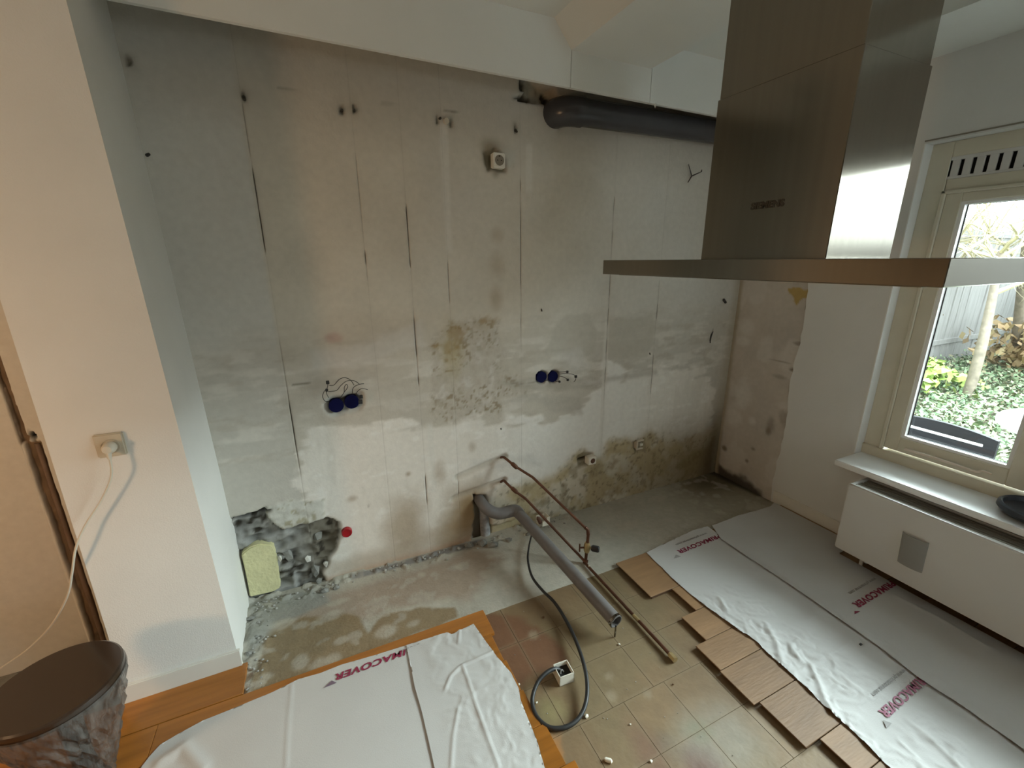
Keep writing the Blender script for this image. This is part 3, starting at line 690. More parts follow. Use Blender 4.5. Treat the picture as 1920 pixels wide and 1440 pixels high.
# broken parquet: (left end, y low, y high)
PARQ = [(1.331, 1.300, 1.572), (1.464, 1.146, 1.299), (1.373, 1.006, 1.145), (1.310, 0.878, 1.005), (1.304, 0.726, 0.877), (1.331, 0.553, 0.725), (1.402, 0.428, 0.552), (1.46, 0.365, 0.427)]
for i, (x0, y0, y1) in enumerate(PARQ):
    mb = MB(); rn = random.Random(40+i)
    zt = 0.0185-0.001*rn.random()
    mb.box(x0, 2.695, y0+.0008, y1-.0008, 0.0125, zt, 0.0012, 1)
    pl = mb.build('plank', M['wood_plank'], floor)
    mb = MB()                                              # the core under the wear layer stands back from the end
    mb.box(x0+0.012, 2.69, y0+.003, y1-.003, -0.001, 0.0125)
    mb.build('tongue', M['wood_core'], pl)

# =================================================================== WINDOW, SILL
win = empty('window_1', (2.77, 0.0, 1.3), kind='structure')
mb = MB()
mb.box(2.770, 2.86, 1.152, 1.236, 0.534, 2.113, .003, 1)          # left jamb
mb.box(2.770, 2.86, -1.31, -1.23, 0.534, 2.113, .003, 1)          # far jamb
mb.box(2.770, 2.86, 0.505, 0.605, 0.534, 2.113, .003, 1)          # mullion
mb.box(2.770, 2.86, -1.23, 1.152, 2.044, 2.113, .003, 1)          # head
mb.box(2.775, 2.86, 0.60, 1.152, 1.895, 1.952, .003, 1)          # rail under the vent
mb.box(2.757, 2.86, -1.31, 1.236, 0.531, 0.588, .004, 1)          # bottom rail
mb.build('frame', M['cream'], win)
mb = MB()
mb.box(2.757, 2.775, 1.136, 1.155, 0.588, 1.90, .004, 1); mb.box(2.757, 2.775, 0.60, 1.155, 1.884, 1.900, .004, 1)
mb.build('ridge_bead', M['cream'], win)
mb = MB()
mb.box(2.766, 2.83, 1.076, 1.137, 0.600, 1.885, .003, 1); mb.box(2.766, 2.83, 0.606, 0.668, 0.600, 1.885, .003, 1)
mb.box(2.766, 2.83, 0.668, 1.076, 1.846, 1.885, .003, 1); mb.box(2.766, 2.83, 0.668, 1.076, 0.600, 0.678, .003, 1)
sash = mb.build('sash', M['cream'], win)
mb = MB()
mb.box(2.772, 2.80, 1.062, 1.077, 0.678, 1.846); mb.box(2.772, 2.80, 0.667, 0.682, 0.678, 1.846)
mb.box(2.772, 2.80, 0.682, 1.062, 1.833, 1.847); mb.box(2.772, 2.80, 0.682, 1.062, 0.677, 0.692)
mb.build('glazing_bead', M['paint_gloss'], sash)
mb = MB(); mb.box(2.799, 2.803, 1.058, 1.064, 0.690, 1.835); mb.box(2.799, 2.803, 0.680, 0.686, 0.690, 1.835); mb.box(2.799, 2.803, 0.684, 1.06, 1.831, 1.836); mb.box(2.799, 2.803, 0.684, 1.06, 0.688, 0.694)
mb.build('glazing_seal', M['black'], sash)
MB().box(2.804, 2.808, 0.672, 1.072, 0.682, 1.842).build('glass', M['glass'], sash)
MB().box(2.810, 2.814, -1.235, 0.508, 0.585, 2.05).build('glass', M['glass'], win)
# ventilation grille above the sash: upright bars before a near-black backing painted as slot shade
MB().box(2.792, 2.80, 0.602, 1.15, 1.945, 2.05).build('vent_back', M['opening_shade'], win)
vg = MB().box(2.772, 2.79, 0.603, 1.153, 2.030, 2.046, .002, 1).box(2.772, 2.79, 0.603, 1.153, 1.950, 1.962, .002, 1).box(2.772, 2.79, 1.158-.002, 1.176-.024, 1.95, 2.046).build('vent_grille', M['radiator'], win)
bar_me = None
for i in range(13):
    y = 1.1455-0.0415*i
    if bar_me is None:
        b0 = MB().box(2.773, 2.783, 1.1455-.0275, 1.1455, 1.955, 2.036, .0015, 1).build('bar', M['radiator'], vg); bar_me = b0
    else:
        b1 = bar_me.copy(); COL.objects.link(b1); b1.location = (0, -0.0415*i, 0)
# casement stay lying along the bottom rail
pts = [tuple(on_x(px, py, 2.742)) for px, py in ((1696, 842), (1740, 855), (1790, 871), (1828, 884), (1842, 883), (1859, 889))]
MB().tube(pts, [.007, .007, .0065, .006, .005, .004], 8, sub=4).build('window_stay', M['cream_wood'], win, sm=60)
MB().box(2.699, 2.7695, 1.231, 1.2355, 0.534, 2.111).build('bright_reveal_strip', M['paint_gloss'], win)  # brighter white strip added to make the window reveal look lit
mb = MB(); mb.box(2.516, 2.765, -1.33, 1.232, 0.503, 0.534, .004, 2)
mb.build('window_sill', M['paint_gloss'], win, sm=40)
mb = MB(); mb.box(2.696, 2.7015, -1.33, 1.236, 2.119, 2.125); mb.build('shadow_gap_strip', M['radiator_dark'], kind='structure')  # dark strip painted in for a shadow gap over the window

# =================================================================== RADIATOR
rad = empty('radiator', (2.52, 0.33, 0.0), label='long white panel radiator below the window sill', cat='radiator')
MB().box(2.420, 2.438, -0.45, 1.101, 0.095, 0.478, .006, 3).build('front_panel', M['radiator'], rad, sm=40)
MB().box(2.447, 2.600, -0.44, 1.085, 0.112, 0.440).build('convector', M['radiator_dark'], rad)
MB().box(2.438, 2.615, 1.084, 1.100, 0.100, 0.474, .003, 1).build('end_panel', M['radiator'], rad)
for i, (xa, xb, zz) in enumerate(((2.4445, 2.466, .470), (2.476, 2.492, .466), (2.503, 2.519, .466), (2.530, 2.546, .466), (2.557, 2.573, .466), (2.586, 2.610, .470))):
    MB().box(xa, xb, -0.44, 1.084, zz-.012, zz, .002, 1).build('grille_bar', M['radiator'] if i in (0, 5) else M['radiator_dark'], rad)
for y in (0.85, -0.2):
    MB().box(2.595, 2.699, y-.02, y+.02, 0.20, 0.40).build('bracket', M['radiator'], rad)
mb = MB(); mb.tube([(2.50, 1.0, .115), (2.50, 1.0, 0.017)], .009, 8).tube([(2.55, 1.0, .115), (2.55, 1.0, 0.017)], .009, 8)
mb.build('supply_pipe', M['radiator'], rad)
hum = empty('radiator_humidifier', (2.405, 0.79, 0.2), label='smoky grey evaporator cup hung on the front of the white radiator', cat='humidifier')
bm = MB(); prof = [(math.cos(a)*0.050, -math.sin(a)*0.017) for a in np.linspace(0, math.pi, 15)]
zt, zb_ = 0.352, 0.195
vt = [bm.bm.verts.new((2.4185+b, 0.792+a, zt)) for a, b in prof]; vb = [bm.bm.verts.new((2.4185+b*0.8, 0.785+a*0.95, zb_)) for a, b in prof]
it = [bm.bm.verts.new((2.4180+b*0.8, 0.792+a*0.93, zt)) for a, b in prof]; ib = [bm.bm.verts.new((2.4180+b*0.6, 0.785+a*0.88, zb_+.01)) for a, b in prof]
for i in range(14):
    bm.bm.faces.new((vt[i], vt[i+1], vb[i+1], vb[i])); bm.bm.faces.new((it[i], it[i+1], ib[i+1], ib[i])); bm.bm.faces.new((vt[i], vt[i+1], it[i+1], it[i]))
bm.bm.faces.new(vb); bm.bm.faces.new(ib)
bm.build('cup', M['grey_translucent'], hum, sm=40)
mb = MB(); mb.prism([(0.792+a*.90, 2.4180+b*.72) for a, b in prof], 'z', .300, .322)
for v in mb.bm.verts: v.co = Vector((v.co.y, v.co.x, v.co.z))
mb.build('dark_opening_fill', M['opening_shade'], hum)  # near-black plug painted in for the shade in the cup's mouth

pot = empty('bowl', (2.665, 0.525, 0.535), label='dark grey rounded bowl standing on the white window sill', cat='bowl')
MB().lathe([(.001, .0), (.075, .001), (.108, .012), (.122, .03), (.120, .046), (.112, .052), (.106, .048), (.102, .03), (.07, .014), (.001, .012)], (2.665, 0.525, 0.5345), 'z', 40).build('body', M['anthracite'], pot, sm=40)

# =================================================================== EXTRACTOR HOOD
hood = empty('extractor_hood', (1.32, 0.875, 1.549), label='brushed steel island extractor hood hanging from the ceiling', cat='hood')
MB().box(1.0, 1.64, 0.383, 1.366, 1.549, 1.599, .0015, 1).build('canopy', M['steel'], hood)
MB().box(1.04, 1.60, 0.43, 1.32, 1.546, 1.5495).build('filter_plate', M['steel'], hood)
MB().box(1.170, 1.455, 0.686, 1.072, 1.598, 2.052, .0015, 1).build('lower_chimney', M['steel'], hood)
MB().box(1.1735, 1.4515, 0.6895, 1.0685, 2.045, 2.588, .0015, 1).build('upper_chimney', M['steel'], hood)

def text_obj(name, body, size, org, xdir, ydir, m, parent, shear=0.0, off=0.0, zup=0.0, width=None):
    """flat printed lettering: letters run along xdir, their tops point along ydir"""
    cu = bpy.data.curves.new(name, 'FONT'); cu.body = body; cu.size = size; cu.shear = shear; cu.offset = off; cu.space_character = 1.06
    cu.extrude = 0.00012; cu.resolution_u = 4
    ob = bpy.data.objects.new(name, cu); COL.objects.link(ob)
    dg = bpy.context.evaluated_depsgraph_get(); dg.update()
    me = bpy.data.meshes.new_from_object(ob.evaluated_get(dg))
    bpy.data.objects.remove(ob)
    x = np.array([v.co[:] for v in me.vertices]); w = x[:, 0].max()-x[:, 0].min()
    k = width/w if width else 1.0
    X, Y = Vector(xdir).normalized(), Vector(ydir).normalized(); Zn = X.cross(Y)
    for v in me.vertices: v.co = Vector(org)+X*(v.co.x-x[:, 0].min())*k+Y*v.co.y+Zn*(v.co.z+zup)
    me.materials.clear()
    return link(name, me, m, parent)

p1 = on_x(1408, 388, 1.17)
text_obj('badge', 'SIEMENS', 0.024, (1.1695, p1[1], p1[2]-.007), (0, -1, 0), (0, 0, 1), M['steel_dark'], hood, off=.0012, zup=.0004, width=0.098)

# =================================================================== PIPES
ex = empty('exhaust_pipe', (1.9, 2.045, 2.30), label='dark grey plastic exhaust pipe running under the ceiling board to the hood', cat='pipe')
MB().tube([(1.318, 2.045, 2.300), (2.0, 2.045, 2.304), (2.69, 2.045, 2.308)], .0625, 28).build('pipe', M['pvc_dark'], ex, sm=50)
mb = MB(); pts = [(1.322, 2.045, 2.300), (1.300, 2.045, 2.300), (1.268, 2.052, 2.300), (1.240, 2.070, 2.300), (1.222, 2.098, 2.300), (1.216, 2.12, 2.300), (1.216, 2.145, 2.300)]
mb.tube(pts, [.0680, .0680, .0668, .0665, .0665, .0665, .0665], 28, sub=3); mb.build('elbow', M['pvc_dark'], ex, sm=60)

dr = empty('drain_pipe', (1.05, 1.6, 0.0), label='grey plastic drain pipe sloping from the wall to its cut end over the tiles', cat='pipe')
e0 = on_y(896, 932, 2.15); e1 = on_y(902, 941, 2.10); e2 = on_y(914, 955, 2.055); e3 = on_y(934, 963, 2.035); e4 = on_y(951, 960, 2.03); e5 = on_y(967, 956, 2.025)
end = on_z(1156, 1166, .088)
MB().tube([e0, e1, e2, e3, e4], [.031, .032, .0335, .0335, .0335], 20, sub=4).build('elbow', M['pvc_grey'], dr, sm=60)
d = Vector(end)-Vector(e5); d.normalize()
MB().tube([e4, Vector(e4).lerp(Vector(e5), .6), Vector(e5)+d*0.012, Vector(e5)+d*0.05], [.0345, .035, .035, .0325], 20, sub=4).build('knee', M['pvc_grey'], dr, sm=60)
p0 = Vector(e5)+d*0.03
mb = MB(); mb.tube([p0, p0.lerp(Vector(end), .5), Vector(end)], .031, 24, cap=False); mb.tube([Vector(end), Vector(end)-d*.12], .0265, 24, cap=False)
mb.tube([Vector(end)-d*.0002, Vector(end)], [.031, .0265], 24, cap=False)
mb.build('pipe', M['pvc_grey'], dr, sm=50)
MB().tube([Vector(end)-d*.125, Vector(end)-d*.12], .0268, 20).build('shadowed_bore', M['opening_shade'], dr)
mb = MB(); mb.tube([Vector(end)-d*.014, Vector(end)-d*.003], .0335, 24, cap=False); mb.build('clamp_ring', M['steel'], dr, sm=50)
side = d.cross(Vector((0, 0, 1))).normalized(); upv = side.cross(d)
MB().tube([Vector(end)+side*.026+upv*.012, Vector(end)+side*.046+upv*.02], .003, 8).build('clamp_screw', M['steel'], dr)
mb = MB(); mb.tube([Vector(end)-upv*.026, Vector(end)-upv*.05-side*.004, Vector(end)-upv*.0845+d*.006], .004, 8)
mb.build('clamp_tail', M['steel'], dr)
# old upright stub in the wall behind it
st = MB().tube([on_y(906, 950, 2.16), on_y(909, 985, 2.150), on_y(911, 1016, 2.135)], .030, 16).build('pipe_stub', mat('mortar_smeared_pvc', (0.28, 0.28, 0.28), .8, var=.45, vscale=30), None, sm=50)
tag(st, 'mortar-smeared upright pipe stub in the wall chase behind the grey drain elbow', 'pipe')

cp = empty('water_pipe', (1.2, 1.66, 0.0), label='copper water pipes with stop valve leading from the wall across the floor', cat='pipe')
def cpipe(name, pts, r=.0076, sub=4, m='copper'): return MB().tube(pts, r, 12, sub=sub).build(name, M[m], cp, sm=60)
A = [on_y(938, 858, 2.14), on_y(944, 857, 2.105), on_y(951, 862, 2.075), on_y(966, 874, 2.035), on_y(983, 885, 1.995), on_y(999, 895, 1.955)]
Aend = on_y(1097, 989, 1.68)
cpipe('pipe', A); cpipe('pipe', [A[-1], Vector(A[-1]).lerp(Vector(Aend), .5), Aend])
B = [on_y(938, 905, 2.14), on_y(944, 901, 2.105), on_y(950, 906, 2.075), on_y(966, 921, 2.03), on_y(984, 934, 1.985), on_y(998, 948, 1.945)]
J = on_z(1096, 1052, .016)
cpipe('pipe', B); cpipe('pipe', [B[-1], Vector(B[-1]).lerp(Vector(J), .5), J])
for a, b in ((on_y(959, 868, 2.05), on_y(970, 878, 2.025)), (on_y(959, 914, 2.05), on_y(970, 924, 2.02))):
    MB().tube([Vector(a), Vector(a).lerp(Vector(b), .2), Vector(a).lerp(Vector(b), .8), Vector(b)], [.009, .0125, .0125, .009], 12).build('sleeve', M['copper'], cp, sm=30)
T = on_y(1103, 1003, 1.668); V0 = Vector((J[0]+.004, J[1]-.004, J[2]))
cpipe('elbow', [Aend, Vector(Aend).lerp(Vector(T), .5)+Vector((.006, 0, .006)), T], .0098)
cpipe('riser', [T, Vector(T).lerp(V0, .5), V0], .0085)
vm = Vector(T).lerp(V0, .47)
mb = MB(); mb.tube([vm+Vector((0, 0, .030)), vm+Vector((0, 0, .018)), vm, vm-Vector((0, 0, .018)), vm-Vector((0, 0, .030))], [.013, .017, .020, .017, .013], 10)
valve = mb.build('stop_valve', M['brass'], cp, sm=30)
MB().tube([vm, vm+Vector((.024, -.022, .002))], .006, 8).build('spindle', M['brass'], valve)
MB().tube([vm+Vector((.016, -.016, .002)), vm+Vector((.022, -.021, .002)), vm+Vector((.046, -.040, .000)), vm+Vector((.050, -.044, .000))], [.012, .0175, .0175, .013], 14).build('knob', M['black'], valve, sm=40)
mb = MB(); mb.tube([vm, vm+Vector((-.040, .010, .004))], .005, 8); mb.tube([vm+Vector((-.040, .012, .026)), vm+Vector((-.042, .008, -.018))], .0045, 8)
mb.build('drain_lever', M['copper'], valve)
MB().tube([V0+Vector((-.008, .008, .0)), V0+Vector((.008, -.010, -.002))], .0125, 12).build('tee', M['copper'], cp, sm=30)
C0 = on_z(1099, 1058, .014)
Ce = on_z(1259, 1230, .014)
cpipe('floor_bend', [V0, Vector(V0).lerp(Vector(C0), .6), C0]); cpipe('floor_pipe', [C0, Vector(C0).lerp(Vector(Ce), .5), Ce])
ce, cd = Vector(Ce), (Vector(Ce)-Vector(C0)).normalized()
MB().tube([ce-cd*.012, ce-cd*.004, ce+cd*.022], [.0105, .013, .013], 6).build('end_cap', M['brass'], cp)
cl = Vector(C0).lerp(ce, .62); c2 = Vector(C0).lerp(ce, .68)
MB().tube([cl, c2], .0088, 12).build('scraped_band', M['brass'], cp, sm=40)

cb = [(1006, 984, .045), (997, 1003, .03), (991, 1030, .028), (990, 1052, .028), (998, 1082, .028), (1018, 1108, .028), (1040, 1130, .03), (1065, 1170, .034), (1085, 1215, .036), (1099, 1265, .036), (1100, 1310, .026),
      (1087, 1344, .014), (1062, 1363, .010), (1030, 1364, .010), (1006, 1343, .012), (998, 1312, .018), (1008, 1280, .034), (1024, 1262, .044), (1040, 1254, .041), (1050, 1256, .028)]
pts = [on_z(a, b, z) for a, b, z in cb]
cab = MB().tube(pts, [.0045, .0045, .005, .006, .0065, .007, .0075]+[.0078]*12+[.006], 12, sub=5).build('power_cable', M['black'], None, sm=60)
tag(cab, 'thick black cable looping over the tiles from the wall to the white box', 'cable')

H = .046
q = [Vector(on_z(a, b, H)) for a, b in ((1036.7, 1245), (1063.3, 1235.3), (1077.2, 1262), (1050, 1272))]
cen = sum(q, Vector())/4; ux = ((q[1]-q[0])+(q[2]-q[3])); ang = math.atan2(ux.y, ux.x); sz = .031
jb = empty('junction_box', (cen.x, cen.y, 0.0), ang, label='small open white junction box on the tiles at the end of the black cable', cat='box')
def local_child(mb, name, m, parent, sm=None):
    me_o = mb.build(name, m, None, sm); me_o.parent = parent; return me_o
mb = MB(); t = .0028
mb.box(-sz, sz, -sz, -sz+t, .001, H); mb.box(-sz, sz, sz-t, sz, .001, H); mb.box(-sz, -sz+t, -sz, sz, .001, H); mb.box(sz-t, sz, -sz, sz, .001, H); mb.box(-sz, sz, -sz, sz, .001, .004)
local_child(mb, 'shell', M['white_plastic'], jb)
mb = MB(); mb.box(-sz+t, sz-t, -sz+t, sz-t, .004, .026); local_child(mb, 'dark_filling', M['opening_shade'], jb)
mb = MB().tube([(-.014, -.002, .026), (-.010, .004, .034), (-.004, .006, .034), (.002, .002, .026)], .0032, 8, sub=3); local_child(mb, 'wire_end', M['pvc_grey'], jb, 60)

# =================================================================== SOCKETS, WALL BOXES, CAPS
def plate_socket(name, cx, cz, y, w, h, dep, m, label, group=None):
    o = empty(name, (cx, y, cz), label=label, cat='socket', group=group)
    MB().box(cx-w/2, cx+w/2, y-dep, y+.012, cz-h/2, cz+h/2, .004, 2).build('housing', m, o, sm=40)
    r = min(w, h)*0.345
    MB().lathe([(r+.002, .0008), (r+.0015, .0016), (r, .0008), (r-.001, .0004), (.0001, .0004)], (cx, y-dep, cz), 'y', 28).build('cup', mat('socket_cup', (.20, .17, .125), .5), o, sm=30)
    for s in (-1, 1):
        MB().lathe([(.0028, .0012), (.0001, .0012)], (cx+s*.0095, y-dep, cz), 'y', 10).build('pin_hole', M['opening_shade'], o)
    MB().box(cx-.003, cx+.003, y-dep-.0018, y-dep, cz+r-.006, cz+r-.001).build('earth_clip', M['steel'], o)
    return o
c_ = on_y(936.5, 300.5, 2.085)
plate_socket('wall_socket', c_[0], c_[2], 2.112, .062, .066, .027, M['white_plastic'], 'white square socket high on the wall left of the exhaust pipe')
c_ = on_y(1111, 864, 2.09)
lo = empty('small_socket', (c_[0], 2.11, c_[2]), label='small bright white socket base low on the mouldy wall beside a black hole', cat='socket')
mb = MB(); mb.box(c_[0]-.031, c_[0]+.031, 2.088, 2.135, c_[2]-.027, c_[2]+.027, .004, 2); mb.build('housing', M['white_plastic'], lo, sm=40)
MB().lathe([(.0175, .0008), (.0165, .0014), (.0001, .0012)], (c_[0]+.001, 2.088, c_[2]), 'y', 20).build('brown_opening', mat('rusty_brown', (.10, .045, .025), .8), lo)
c_ = on_y(1201, 834, 2.10)
ob = empty('broken_socket', (c_[0], 2.11, c_[2]), label='broken ivory socket frame sunk in the mouldy wall, right of the bright white base', cat='socket')
mb = MB(); mb.box(c_[0]-.034, c_[0]-.020, 2.100, 2.14, c_[2]-.036, c_[2]+.036, .002, 1); mb.box(c_[0]-.034, c_[0]+.030, 2.102, 2.14, c_[2]+.022, c_[2]+.036, .002, 1); mb.box(c_[0]-.034, c_[0]+.026, 2.102, 2.14, c_[2]-.036, c_[2]-.024, .002, 1)
mb.build('frame', M['ivory_plastic'], ob)
mb = MB(); mb.tube([(c_[0]-.002, 2.128, c_[2]), (c_[0]-.002, 2.112, c_[2])], .019, 16); mb.build('cup', mat('dirty_cup', (.28, .24, .17), .8), ob)
mb = MB(); mb.box(c_[0]+.004, c_[0]+.026, 2.104, 2.125, c_[2]-.012, c_[2]+.004); mb.build('terminal', M['white_plastic'], ob)

def flush_pair(cups, r, wires, conns, label, tilt=0.0):
    c0 = on_y(*cups[0], YB)
    o = empty('double_wall_box', (c0[0], YB, c0[2]), label=label, cat='wall box')
    for px, py in cups:
        c = on_y(px, py, YB)
        MB().lathe([(r*1.08, .006), (r*1.08, -.006), (r, .006), (r*.97, -.034), (.0001, -.034)], (c[0], YB, c[2]), 'y', 26).build('cup', M['blue_plastic'], o, sm=30)
        mb = MB(); mb.tube([(c[0]-.6*r, YB-.002, c[2]+.4*r), (c[0], YB+.01, c[2]+.2*r), (c[0]+.5*r, YB-.001, c[2]+.5*r)], .0018, 6, sub=3); mb.build('wire_loop', M['dark_wire'], o, sm=60)
    for w in wires:
        MB().tube([on_y(a, b, yy) for a, b, yy in w], .0017, 6, sub=4).build('wire', M['dark_wire'], o, sm=60)
    for px, py, s in conns:
        c = on_y(px, py, 2.085)
        MB().box(c[0]-s, c[0]+s, c[1]-.006, c[1]+.006, c[2]-s*1.1, c[2]+s*1.1, .002, 1).build('connector', M['black'], o)
    return o
def z1(x, y): return (590+x/14.4, 690+y/14.4)
def wz(pts): return [(*z1(a, b), yy) for a, b, yy in pts]
flush_pair([(630.5, 760), (659.5, 753)], .031,
           [wz([(385, 900, 2.115), (275, 890, 2.10), (215, 760, 2.09), (265, 620, 2.085), (320, 590, 2.085)]), wz([(380, 800, 2.115), (325, 700, 2.095), (320, 600, 2.085), (355, 480, 2.085), (355, 400, 2.085)]),
            wz([(400, 470, 2.085), (520, 460, 2.07), (650, 320, 2.06), (780, 262, 2.06), (900, 285, 2.07), (990, 350, 2.085), (1060, 460, 2.10)]), wz([(370, 640, 2.085), (590, 605, 2.07), (700, 480, 2.06), (850, 360, 2.055), (1010, 335, 2.06), (1120, 370, 2.07), (1200, 430, 2.09)]),
            wz([(690, 810, 2.12), (790, 660, 2.10), (800, 520, 2.085), (860, 440, 2.08), (890, 520, 2.085), (800, 650, 2.10)]), wz([(1015, 700, 2.12), (1025, 580, 2.10), (1080, 500, 2.085), (1210, 440, 2.08), (1330, 425, 2.09)]), wz([(1110, 720, 2.12), (1170, 620, 2.10), (1280, 555, 2.085), (1430, 585, 2.09)])],
           [(*z1(350, 388), .0072), (*z1(325, 598), .006), (*z1(1255, 775), .0075), (*z1(1235, 915), .009)], 'pair of dark blue wall boxes under a tangle of long curling wires')
def z2(x, y): return (990+x/16, 660+y/16)
def wq(pts): return [(*z2(a, b), yy) for a, b, yy in pts]
flush_pair([z2(400, 750), z2(740, 735)], .030,
           [wq([(860, 600, 2.12), (1000, 602, 2.09), (1100, 590, 2.08), (1180, 590, 2.08)]), wq([(900, 665, 2.12), (1080, 650, 2.09), (1300, 660, 2.08), (1430, 710, 2.08)]), wq([(900, 710, 2.12), (1050, 745, 2.09), (1180, 810, 2.08)]),
            wq([(780, 860, 2.12), (860, 888, 2.10), (940, 885, 2.09)]), wq([(480, 860, 2.115), (560, 855, 2.10), (640, 845, 2.12)]), wq([(1440, 740, 2.08), (1430, 830, 2.09), (1380, 890, 2.11)])],
           [(*z2(1180, 595), .006), (*z2(1435, 735), .007), (*z2(1195, 835), .006), (*z2(945, 888), .0055)], 'pair of dark blue wall boxes with four short straight terminal wires')

c_ = on_y(650.5, 999, 2.10)
rc = empty('pipe_stopper', (c_[0], 2.11, c_[2]), label='round red cap closing a pipe by the broken hole low in the wall', cat='cap')
MB().lathe([(.0255, -.03), (.0255, .006), (.0225, .010), (.0205, .010), (.019, .006), (.0001, .005)], (c_[0], 2.105, c_[2]), 'y', 26).build('cap', M['red'], rc, sm=30)
lb = empty('cable_box', (1.15, 2.06, 0.0), label='chipped white cable box lying against the wall behind the copper pipe', cat='box')
c_ = on_y(1017, 977, 2.05)
mb = MB(); x, z = c_[0], max(c_[2], .028)
mb.box(x-.010, x+.042, 2.030, 2.034, z-.026, z+.008, .001, 1); mb.box(x+.039, x+.042, 2.034, 2.085, z-.026, z+.030, .001, 1); mb.box(x-.028, x+.030, 2.082, 2.085, z-.024, z+.026, .001, 1); mb.box(x-.028, x+.030, 2.036, 2.085, z-.024, z-.021); mb.box(x+.022, x+.042, 2.030, 2.034, z+.006, z+.030, .001, 1)
mb.build('shell', M['white_plastic'], lb)
mb = MB(); mb.tube([(x-.030, 2.07, z+.018), (x-.020, 2.062, z+.014), (x-.012, 2.05, z-.012)], [.010, .013, .012], 10, sub=3); mb.build('brown_sheath', mat('red_brown_sheath', (.12, .06, .04), .7), lb, sm=50)

# plugs and hooks left in the wall
def wall_plug(px, py, label, m='ivory_plastic', r=.005, ln=.016, dx=0, dz=0):
    c = on_y(px, py, YB)
    mb = MB().tube([(c[0], YB+.02, c[2]), (c[0], YB-.001, c[2]), (c[0]+dx, YB-ln, c[2]+dz)], [r, r, r*.85], 10)
    o = mb.build('wall_plug', M[m], None, sm=40); tag(o, label, 'wall plug', 'wall plugs left in the back wall')
wall_plug(457, 182, 'dirty wall plug alone near the top left of the stripped wall', 'steel_dark', .006, .012, .003, -.012)
wall_plug(641, 207, 'left one of two wall plugs close together high on the wall', 'steel_dark', .005, .010)
wall_plug(664, 207, 'right one of two wall plugs close together high on the wall', 'steel_dark', .005, .010)
wall_plug(967, 244, 'wall plug just above the high white socket', 'steel_dark', .006, .012, 0, -.010)
wall_plug(836, 228, 'pale plastic wall plug in crumbled plaster at the top of the filled chase', 'ivory_plastic', .014, .014)
wall_plug(825, 222, 'smaller dark plug beside the pale plug at the top of the filled chase', 'steel_dark', .006, .008)
wall_plug(276, 291, 'single black plug in the narrow strip beside the wing wall', 'black', .006, .010, .008, .002)
wall_plug(1053, 232, 'thin dark plug under the exhaust pipe elbow', 'steel_dark', .004, .010, .002, .008)
wall_plug(1015, 580, 'small dark plug above the right pair of wall boxes', 'steel_dark', .004, .008, 0, -.010)
wall_plug(939, 803, 'small brown plug above the copper pipes', 'steel_dark', .004, .006, 0, -.006)
wall_plug(1218, 662, 'small dark plug right of the right pair of wall boxes', 'steel_dark', .004, .006, 0, -.010)
c_ = on_y(1359, 564, 2.10)
o = MB().tube([(c_[0]-.022, 2.075, c_[2]-.008), (c_[0]+.02, 2.13, c_[2]+.008)], .0085, 10).build('wall_peg', M['black'], None, sm=40); tag(o, 'short black peg sticking out near the right corner of the stripped wall', 'peg')
o = MB().tube([on_y(1337, 622, 2.118), on_y(1334, 628, 2.095), on_y(1332, 636, 2.09), on_y(1331.5, 643, 2.095)], [.003, .006, .005, .003], 8, sub=3).build('wire_stub', M['black'], None, sm=60); tag(o, 'curved black wire stub below the black peg by the right corner', 'wire')
mb = MB()
for a, b in (((1297, 330), (1291, 308)), ((1297, 330), (1315, 322)), ((1297, 330), (1290, 342)), ((1315, 322), (1316, 318))):
    mb.tube([on_y(*a, 2.105), on_y(*b, 2.10)], [.004, .0022], 6)
mb.tube([on_y(1297, 330, 2.105), on_y(1297, 330, 2.14)], .004, 6)
o = mb.build('wire_ends', M['dark_wire'], None); tag(o, 'forked dark wire ends sticking out of the wall under the exhaust pipe', 'wire')

# socket with plug on the wing wall
sx, sz_ = -0.651, 1.031
so = empty('plug_socket', (sx, 1.735, sz_), label='beige square socket on the wing wall holding the white plug', cat='socket')
MB().box(sx-.038, sx+.038, 1.724, 1.738, sz_-.040, sz_+.040, .004, 3).build('plate', M['ivory_plastic'], so, sm=40)
MB().lathe([(.0255, .0005), (.0255, .003), (.0235, .003), (.0225, -.002), (.0001, -.002)], (sx+.001, 1.724, sz_-.004), 'y', 28).build('cup', M['ivory_plastic'], so, sm=40)
pg = empty('power_plug', (sx, 1.70, sz_), label='white round plug with thin flex hanging from the wing wall socket', cat='plug')
MB().lathe([(.0185, .0005), (.0190, .008), (.0175, .020), (.012, .030), (.0001, .032)], (sx+.001, 1.7235, sz_-.004), 'y', 24).build('body', M['cable_white'], pg, sm=40)
MB().tube([(sx+.001, 1.703, sz_-.008), (sx+.001, 1.698, sz_-.026), (sx+.001, 1.698, sz_-.036)], [.009, .007, .0048], 10, sub=3).build('strain_relief', M['cable_white'], pg, sm=60)
pts = [(sx+.001, 1.698, sz_-.034), on_y(209, 893, 1.695), on_y(190, 938, 1.70), on_y(160, 985, 1.70), on_y(142, 1028, 1.70), on_y(135, 1075, 1.72), on_y(126, 1118, 1.76), on_y(98, 1170, 1.82), on_y(55, 1215, 1.88), on_y(10, 1247, 1.93), on_y(-40, 1280, 1.97)]
MB().tube(pts, .0036, 8, sub=5).build('flex', M['cable_white'], pg, sm=60)

